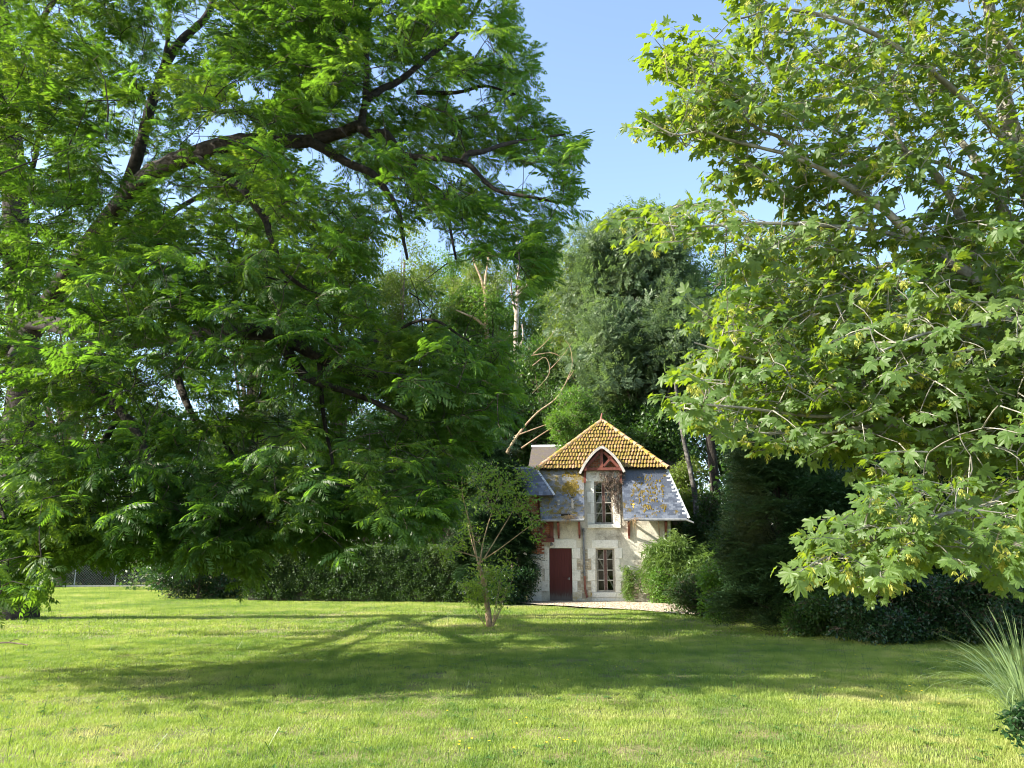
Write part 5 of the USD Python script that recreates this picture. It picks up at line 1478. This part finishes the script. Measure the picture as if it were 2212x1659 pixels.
bare('fallen_tree', 'tangle of pale dead branches leaning left of the cottage roof', [
    ([P(1090, 985, 38.6), P(1122, 935, 38.7), P(1160, 892, 38.8), P(1200, 862, 39.0), P(1222, 828, 39.2), P(1240, 800, 39.3)], 0.074, 0.019),
    ([P(1112, 942, 38.7), P(1150, 928, 38.6), P(1205, 908, 38.6)], 0.043, 0.019), ([P(1126, 968, 38.4), P(1175, 935, 38.4), P(1200, 920, 38.4)], 0.043, 0.022), ([P(1222, 828, 39.2), P(1236, 790, 39.0), P(1232, 752, 38.9), P(1222, 735, 38.8)], 0.031, 0.009),
    ([P(1148, 768, 39.8), P(1190, 762, 39.6), P(1214, 772, 39.5)], 0.031, 0.012), ([P(1150, 790, 39.6), P(1178, 772, 39.6), P(1186, 808, 39.6), P(1150, 850, 39.6)], 0.028, 0.009), ([P(1152, 764, 39.6), P(1180, 738, 39.5), P(1200, 712, 39.5)], 0.028, 0.007), ([P(1186, 800, 39.6), P(1214, 770, 39.6), P(1236, 740, 39.6)], 0.025, 0.007)], M_bark_tan)
bare('slender_tree', 'slender dark trunk leaning beside the right hip of the cottage', [([P(1507, 1200, 35.5) * [1, 1, 0], P(1503, 1095, 35.5), P(1492, 1020, 35.5), P(1480, 965, 35.6), P(1468, 900, 35.8), P(1458, 820, 36)], .15, .08)], M_bark_spot)
bare('dark_trunk', 'thick dark trunk in the shade right of the slender leaning trunk', [([P(1548, 1200, 36) * [1, 1, 0], P(1546, 1090, 36), P(1540, 1000, 36), P(1530, 920, 36), P(1520, 820, 36)], .30, .16)], M_bark_dark)

# ---- small tree on the lawn
ST = G(1057, 1353)
small = thing('small_tree', 'small open multi-stemmed tree with shoots at its foot, standing alone on the lawn', 'tree', ST)
SY = ST[1]
sw = [limb(small, 'trunk', [ST + [0, 0, -.05], P(1054, 1320, SY), P(1046, 1265, SY), P(1040, 1240, SY), P(1034, 1222, SY)], .085, .05, M_bark_tan, 9)]
for pts, r0, r1 in [([P(1038, 1232, SY), P(1030, 1205, SY - .1), P(1022, 1160, SY - .2), P(1008, 1105, SY - .3), P(998, 1060, SY - .4), P(1000, 1010, SY - .4)], .026, .007),
                    ([P(1036, 1225, SY), P(1042, 1180, SY + .1), P(1052, 1140, SY + .2), P(1068, 1090, SY + .3), P(1084, 1040, SY + .3)], .026, .007),
                    ([P(1040, 1215, SY), P(1052, 1196, SY), P(1080, 1150, SY + .1), P(1110, 1100, SY + .3), P(1130, 1060, SY + .4)], .022, .007),
                    ([P(1042, 1210, SY), P(1070, 1192, SY - .2), P(1100, 1170, SY - .3), P(1140, 1140, SY - .5), P(1170, 1120, SY - .6)], .018, .006),
                    ([P(1036, 1205, SY), P(1015, 1198, SY - .1), P(985, 1190, SY - .2), P(955, 1185, SY - .3)], .024, .006),
                    ([P(1028, 1200, SY), P(1018, 1165, SY + .3), P(1010, 1130, SY + .5)], .022, .008)]:
    sw.append(limb(small, 'stem', pts, r0, r1, M_bark_tan, 6))
g = np.random.default_rng(9)
for k in range(9):
    a = g.uniform(0, 6.28); x = ST + np.array([math.cos(a) * .10, math.sin(a) * .10, 0])
    e = x + np.array([math.cos(a) * g.uniform(.2, .55), math.sin(a) * g.uniform(.1, .4), g.uniform(.6, 1.3)])
    sw.append(limb(small, 'sucker', [x, lerp(x, e, .5) + [0, 0, .05], e], .012, .004, M_bark_tan, 5, 4))
bl = []
for u, v, dy, r, n in [(985, 1080, -.3, .42, 26), (1010, 1030, -.3, .45, 26), (1060, 1020, .2, .4, 22), (1100, 1060, .2, .5, 30), (1140, 1030, .4, .5, 26), (1150, 1085, -.2, .5, 28), (1165, 1125, -.5, .42, 20), (1015, 1140, -.2, .4, 16), (985, 1165, -.2, .35, 12), (950, 1186, -.3, .30, 12), (1080, 1110, .2, .45, 18), (1040, 1080, 0, .4, 14),
                        (1020, 1255, -.1, .40, 30), (1060, 1245, .1, .42, 32), (1040, 1285, 0, .42, 34), (1085, 1270, .1, .30, 16), (1010, 1290, -.1, .28, 12), (1098, 1235, .0, .2, 6), (1108, 1200, 0, .14, 4), (1085, 1300, .1, .25, 8)]:
    c = P(1052 + (u - 1052) * .86, v, SY + dy)
    n = max(4, int(n * .62))
    d = unit(g.normal(size=(n, 3)))
    bl.append(c + d * (g.random(n) ** .7)[:, None] * r * g.uniform(.7, 1.5, (n, 1)) * [1, 1, 1.0])
tp = np.vstack(bl)
tp = tp[tp[:, 2] > .35]
tubes, bd = branches_to(np.vstack(sw), tp, .003, .05, .006, g, .015)
part(small, 'twigs', (lambda m_: (m_[0] - ST, m_[1]))(cat_mesh(tubes)), M_bark_tan, True, kind='stuff')
pr = [leaf_ball(50 + k, 20, .26, .088, .046, M_myrtle, flat=.5) for k in range(4)]
instancer(small.path + '/crown', pr, tp - ST, Rotation.from_euler('z', g.uniform(0, 6.28, len(tp))).as_matrix(), g.uniform(.7, 1.2, len(tp)), g.integers(0, 4, len(tp)))

# ---- clipped hedge
h0, h1 = G(520, 1297), G(1040, 1301)
zt = P(780, 1186, 33)[2]
hd = thing('hedge', 'long clipped hedge with a flat lit top, left of the cottage', 'hedge', [*((h0 + h1) / 2)[:2], 0])
hx0, hx1 = h0[0], h1[0]
yh = lambda x: h0[1] + (h1[1] - h0[1]) * (x - hx0) / (hx1 - hx0)
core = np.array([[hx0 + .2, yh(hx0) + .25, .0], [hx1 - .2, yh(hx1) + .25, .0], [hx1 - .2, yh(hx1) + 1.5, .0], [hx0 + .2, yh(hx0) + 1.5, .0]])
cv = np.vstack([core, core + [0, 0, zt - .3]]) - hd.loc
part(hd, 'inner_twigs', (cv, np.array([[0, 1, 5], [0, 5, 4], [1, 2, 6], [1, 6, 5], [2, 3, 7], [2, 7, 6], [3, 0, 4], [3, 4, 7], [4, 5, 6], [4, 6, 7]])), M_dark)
n = 2300
x = g.uniform(hx0, hx1, n); fr_ = g.random(n)
z = np.where(fr_ < .68, g.uniform(.1, zt, n), zt + g.normal(0, .05, n)); y = np.where(fr_ < .68, g.normal(.10, .07, n), g.uniform(0, 1.7, n))
bulge = (meshkit.fbm(np.stack([x * .8, z * .8, 0 * x], -1), 3, 4) - .5) * .5
pos = np.stack([x, yh(x) + y - bulge, np.maximum(z + bulge * .2, .08)], -1)
pr = [leaf_ball(90 + k, 55, .20, .075, .045, M_hedge, up=.2) for k in range(4)]
instancer(hd.path + '/foliage', pr, pos - hd.loc, Rotation.from_euler('xyz', g.uniform(-.6, .6, (n, 3)) * [1, 1, 5]).as_matrix(), g.uniform(.7, 1.15, n), g.integers(0, 4, n))

# ---- wire fence
f0, f1 = G(70, 1268), G(345, 1266)
f1[1] = f0[1] + 1.2
fe = thing('wire_fence', 'chain-link fence on thin posts at the far left of the lawn', 'fence', [*f0[:2], 0])
fa = unit(f1 - f0); FL = np.linalg.norm((f1 - f0)[:2]); FH = 2.0
for k in range(4):
    o = fa * FL * k / 3
    part(fe, 'post', tube([o + [0, 0, 0], o + [0, 0, FH + .1]], .035, 8), M_wire)
wires = []
for s in np.arange(-FH, FL, .16):
    a, b = max(s, 0), min(s + FH, FL)
    if b - a > .05:
        wires.append(tube([fa * a + [0, 0, a - s], fa * b + [0, 0, b - s]], .006, 3)); wires.append(tube([fa * a + [0, .008, FH - (a - s)], fa * b + [0, .008, FH - (b - s)]], .006, 3))
part(fe, 'wire_mesh', cat_mesh(wires), M_wire, kind='stuff')
part(fe, 'concrete_strip', slab(fa * FL / 2 + [0, -.06, .05], fa, np.cross([0, 0, 1.], fa), np.array([0, 0, 1.]), FL + .6, .14, .10), M_concrete)

# ---- dried creeper on the dormer
cr = thing('dry_creeper', 'dried brown creeper hanging round the upper window of the dormer', 'climbing plant', hw(np.array([hx(820, 700), -.1, hz(740, 820)])))
st, tp = [], []
for k in range(20):
    p_ = np.array([hx(g.uniform(690, 880), 480), -.14, hz(g.uniform(470, 560), 780)])
    pts = [p_]
    for _ in range(7):
        tgt = np.array([hx(g.normal(838, 26), 700), 0, 0])[0]
        p_ = p_ + np.array([(tgt - p_[0]) * .25 + g.normal(0, .09), g.normal(0, .02), g.uniform(-.36, .02)])
        p_[1] = np.clip(p_[1], -.2, -.11)
        pts.append(p_.copy())
        if p_[2] > hz(870, 800):
            tp += [p_ + g.normal(0, [.05, .03, .06]) for _ in range(2)]
    st.append(tube(hw(np.array(pts)) - cr.loc, np.linspace(.012, .004, len(pts)), 4))
part(cr, 'stems', cat_mesh(st), M_bark_mid, kind='stuff')
for _ in range(60):
    tp.append(np.array([hx(g.uniform(665, 800), 480), -.13, hz(g.uniform(480, 600), 740)]))
tp = hw(np.array(tp)) - cr.loc
pr = [leaf_ball(120 + k, 16, .07, .042, .024, M_dry, flat=.8) for k in range(3)]
instancer(cr.path + '/leaves', pr, tp, Rotation.random(len(tp), random_state=3).as_matrix(), g.uniform(.6, 1.2, len(tp)), g.integers(0, 3, len(tp)))

# ---- dry grass in the gutters
for cx, cy, lab in ((470, 852, 'dry straw tuft hanging from the gap in the left slates above the door'), (975, 876, 'dry straw tuft hanging from the right gutter beside the dormer')):
    o = hw(np.array([hx(cx, cy, EY), EY - .08, hz(cy, cx, EY)]))
    tf = thing('straw_tuft', lab, 'dry grass', o)
    it = []
    for k in range(46):
        d = np.array([g.normal(0, .16), g.normal(-.05, .06), -abs(g.normal(.22, .12))])
        a = np.array([g.normal(0, .07), g.normal(0, .03), g.normal(.04, .03)])
        it.append(tube([a, a + d * .4 + [0, 0, .06], a + d], [.006, .005, .003], 3))
    part(tf, 'stalks', cat_mesh(it), M_straw, kind='stuff')

# ---- tall variegated grass at the lower right with an ivy-green shrub at its foot
RB = G(2232, 1600)
reed = thing('tall_grass', 'clump of arching pale-striped ornamental grass at the lower right', 'ornamental grass', RB)
for k in range(230):
    a = g.uniform(0, 6.28); lean_ = .12 + g.beta(1.5, 1.2) * 1.20
    Lb = g.uniform(.70, 1.25)
    t = np.linspace(0, 1, 8)
    th = lean_ * (0.22 + 1.75 * t ** 1.2)
    dr_ = np.cumsum(np.r_[0, np.sin(th[:-1])]) * Lb / 7; dz = np.cumsum(np.r_[0, np.cos(th[:-1])]) * Lb / 7
    o = np.array([math.cos(a), math.sin(a), 0]) * g.uniform(0, .13)
    c = o + np.stack([np.cos(a) * dr_, np.sin(a) * dr_, dz], -1)
    s_ = np.array([-math.sin(a), math.cos(a), 0]) * np.where(t < .7, .0045, .0045 * (1 - t) / .3 + .0006)[:, None]
    v = np.vstack([c + s_, c - s_])
    f = [[i, i + 1, 9 + i] for i in range(7)] + [[i, 9 + i, 8 + i] for i in range(7)]
    part(reed, 'blade', (v, np.array(f)), M_reed)
SB = G(2243, 1632)
sh = thing('shrub', 'small glossy dark-leaved shrub at the foot of the tall striped grass', 'shrub', SB)
n = 120
pos = unit(g.normal(size=(n, 3))) * (g.random(n) ** .4)[:, None] * [.26, .2, .22] + [0, -.05, .24]
part(sh, 'stems', cat_mesh([tube([(0, 0, 0), pos[k] * .5 + [0, 0, .03], pos[k]], [.006, .004, .002], 4) for k in range(0, n, 5)]), M_bark_mid, kind='stuff')
pr = [leaf_ball(140 + k, 12, .06, .05, .032, M_darkleaf) for k in range(3)]
instancer(sh.path + '/leaves', pr, pos, Rotation.from_euler('z', g.uniform(0, 6.28, n)).as_matrix(), g.uniform(.8, 1.2, n), g.integers(0, 3, n))

# ---- fallen stick at the left
sk = G(18, 1397)
stk = thing('fallen_branch', 'dry fallen branch lying on the lawn at the left edge', 'branch', sk)
limb(stk, 'stem', [sk + [-.5, 0, .03], sk + [-.1, .03, .07], sk + [.18, -.02, .06], sk + [.42, -.1, .04]], .022, .01, M_bark_mid, 6)
limb(stk, 'twig', [sk + [-.05, .02, .06], sk + [.05, .1, .12], sk + [.12, .12, .10]], .010, .004, M_bark_mid, 5)

# ------------------------------------------------------------------ grass
def turf(seed, n, size, h, w, weed=0, stems=0):
    g = np.random.default_rng(seed)
    p = g.uniform(-size / 2 - .08, size / 2 + .08, (n, 2)) + g.normal(0, .05, (n, 2))
    cl = meshkit.noise(np.c_[p * 7, np.full(n, seed)], seed)
    hh = h * g.uniform(.5, 1.25, n) * (.6 + .8 * cl)
    a = g.uniform(0, 6.28, n); ln = g.uniform(.1, .8, n) * hh
    b = np.c_[p, np.zeros(n)]
    d = np.c_[np.cos(a), np.sin(a), np.zeros(n)]; s_ = np.c_[-np.sin(a), np.cos(a), np.zeros(n)]
    ww = (w * g.uniform(.7, 1.3, n))[:, None] / 2
    m_ = b + d * ln[:, None] * .35 + np.c_[np.zeros((n, 2)), hh * .6]
    t = b + d * ln[:, None] + np.c_[np.zeros((n, 2)), hh]
    v = np.stack([b - s_ * ww, b + s_ * ww, m_ + s_ * ww * .85, m_ - s_ * ww * .85, t], 1).reshape(-1, 3)
    f = np.array([[0, 1, 2], [0, 2, 3], [3, 2, 4]])[None] + (np.arange(n) * 5)[:, None, None]
    out = [('blades', v, f.reshape(-1, 3), M_grass)]
    it = []
    for k in range(weed):
        c = np.r_[g.uniform(-size / 2, size / 2, 2), .02]
        m2 = int(g.integers(5, 9)); an = g.uniform(0, 6.28) + np.arange(m2) * 6.28 / m2
        dd = np.c_[np.cos(an), np.sin(an), g.uniform(.2, .7, m2)]
        it.append(scatter(*leaf_quad(.07, .028, .1, .3), frames(dd), np.repeat(c[None], m2, 0), g.uniform(.6, 1.2, m2)))
    for k in range(stems):
        c = np.r_[g.uniform(-size / 2, size / 2, 2), 0]
        e = c + [g.normal(0, .05), g.normal(0, .05), g.uniform(.12, .26)]
        it.append(tube([c, lerp(c, e, .5) + [.005, 0, 0], e], [.0022, .0018, .004], 3))
    if it:
        v, f = cat_mesh(it)
        out.append(('weeds', v, f, M_weed))
    return out


near_t = [turf(k, 4200, 1.0, .038, .0050, weed=5 if k % 2 else 1, stems=2) for k in range(5)]
far_t = [turf(10 + k, 1600, 1.5, .048, .012, weed=0, stems=5) for k in range(4)]
pos, idx = [], []
hp = prep(Polygon(np.vstack([fr, bk[::-1]])).buffer(.55))
hbx = prep(Polygon(hw(np.array([[WL - 1.2, -.35, 0], [WR + .2, -.35, 0], [WR + .2, 12, 0], [WL - 1.2, 12, 0]]))[:, :2]))
g = np.random.default_rng(21)
y = 5.2
while y < 60:
    step = .88 if y < 17 else 1.35
    half = .70 * y + 2.0
    for x in np.arange(-half, half, step):
        xx, yy = x + g.uniform(-.06, .06), y + g.uniform(-.06, .06)
        if y < 28 or not (hp.contains(Point(xx, yy)) or hbx.contains(Point(xx, yy))):
            pos.append((xx, yy, float(ground_z(xx, yy)) - .004)); idx.append(g.integers(0, 5) if y < 17 else 5 + g.integers(0, 4))
    y += step
pos = np.array(pos)
sc = np.stack([g.uniform(.95, 1.1, len(pos)), g.uniform(.95, 1.1, len(pos)), g.uniform(.7, 1.25, len(pos))], -1)
instancer('/World/grass', near_t + far_t, pos, Rotation.from_euler('z', g.integers(0, 4, len(pos)) * 1.5708 + g.uniform(-.08, .08, len(pos))).as_matrix(), sc, np.array(idx), label='unmown green grass blades with dry patches covering the lawn', cat='grass')

# ---- yellow flowers in the lawn
def flower_parts(t, s=1.0):
    it = []
    for k in range(10):
        a = k * .628
        it.append(scatter(*leaf_quad(.015 * s, .008 * s, 0, -.1), frames(np.array([[math.cos(a), math.sin(a), .35]])), np.array([[0, 0, .10]])))
    part(t, 'flower_head', cat_mesh(it), M_flower)
    part(t, 'stem', tube([(0, 0, 0), (.004, 0, .05), (0, 0, .10)], .0016, 4), M_weed)


spots = []
for cu, cv, su, sv, n in ((2000, 1425, 140, 22, 18), (1700, 1400, 120, 25, 12), (1300, 1460, 90, 25, 12), (1850, 1480, 180, 40, 12), (1080, 1610, 70, 28, 9), (1180, 1625, 60, 20, 6), (900, 1310, 120, 14, 8), (1430, 1330, 70, 12, 6), (300, 1410, 60, 20, 4)):
    while n > 0:
        u, v = g.normal(cu, su), g.normal(cv, sv)
        if 5 < u < 2205 and 1308 < v < 1655:
            spots.append(G(u, v)); n -= 1
first = None
for i, p_ in enumerate(spots):
    loc = [p_[0], p_[1], float(ground_z(p_[0], p_[1])) + g.uniform(-.02, .02)]
    if first is None:
        first = thing('yellow_flower', 'tiny yellow flower on a thin stem in the grass', 'flower', loc, group='yellow flowers scattered in the lawn')
        flower_parts(first)
    else:
        path = numbered('/World', 'yellow_flower')
        x = UsdGeom.Xform.Define(stage, path)
        x.GetPrim().GetReferences().AddInternalReference(first.path)
        x.GetPrim().SetInstanceable(True)
        x.ClearXformOpOrder()
        x.AddTranslateOp().Set(Gf.Vec3d(*map(float, loc)))
        note(x.GetPrim(), 'tiny yellow flower on a thin stem in the grass', 'flower', 'yellow flowers scattered in the lawn')
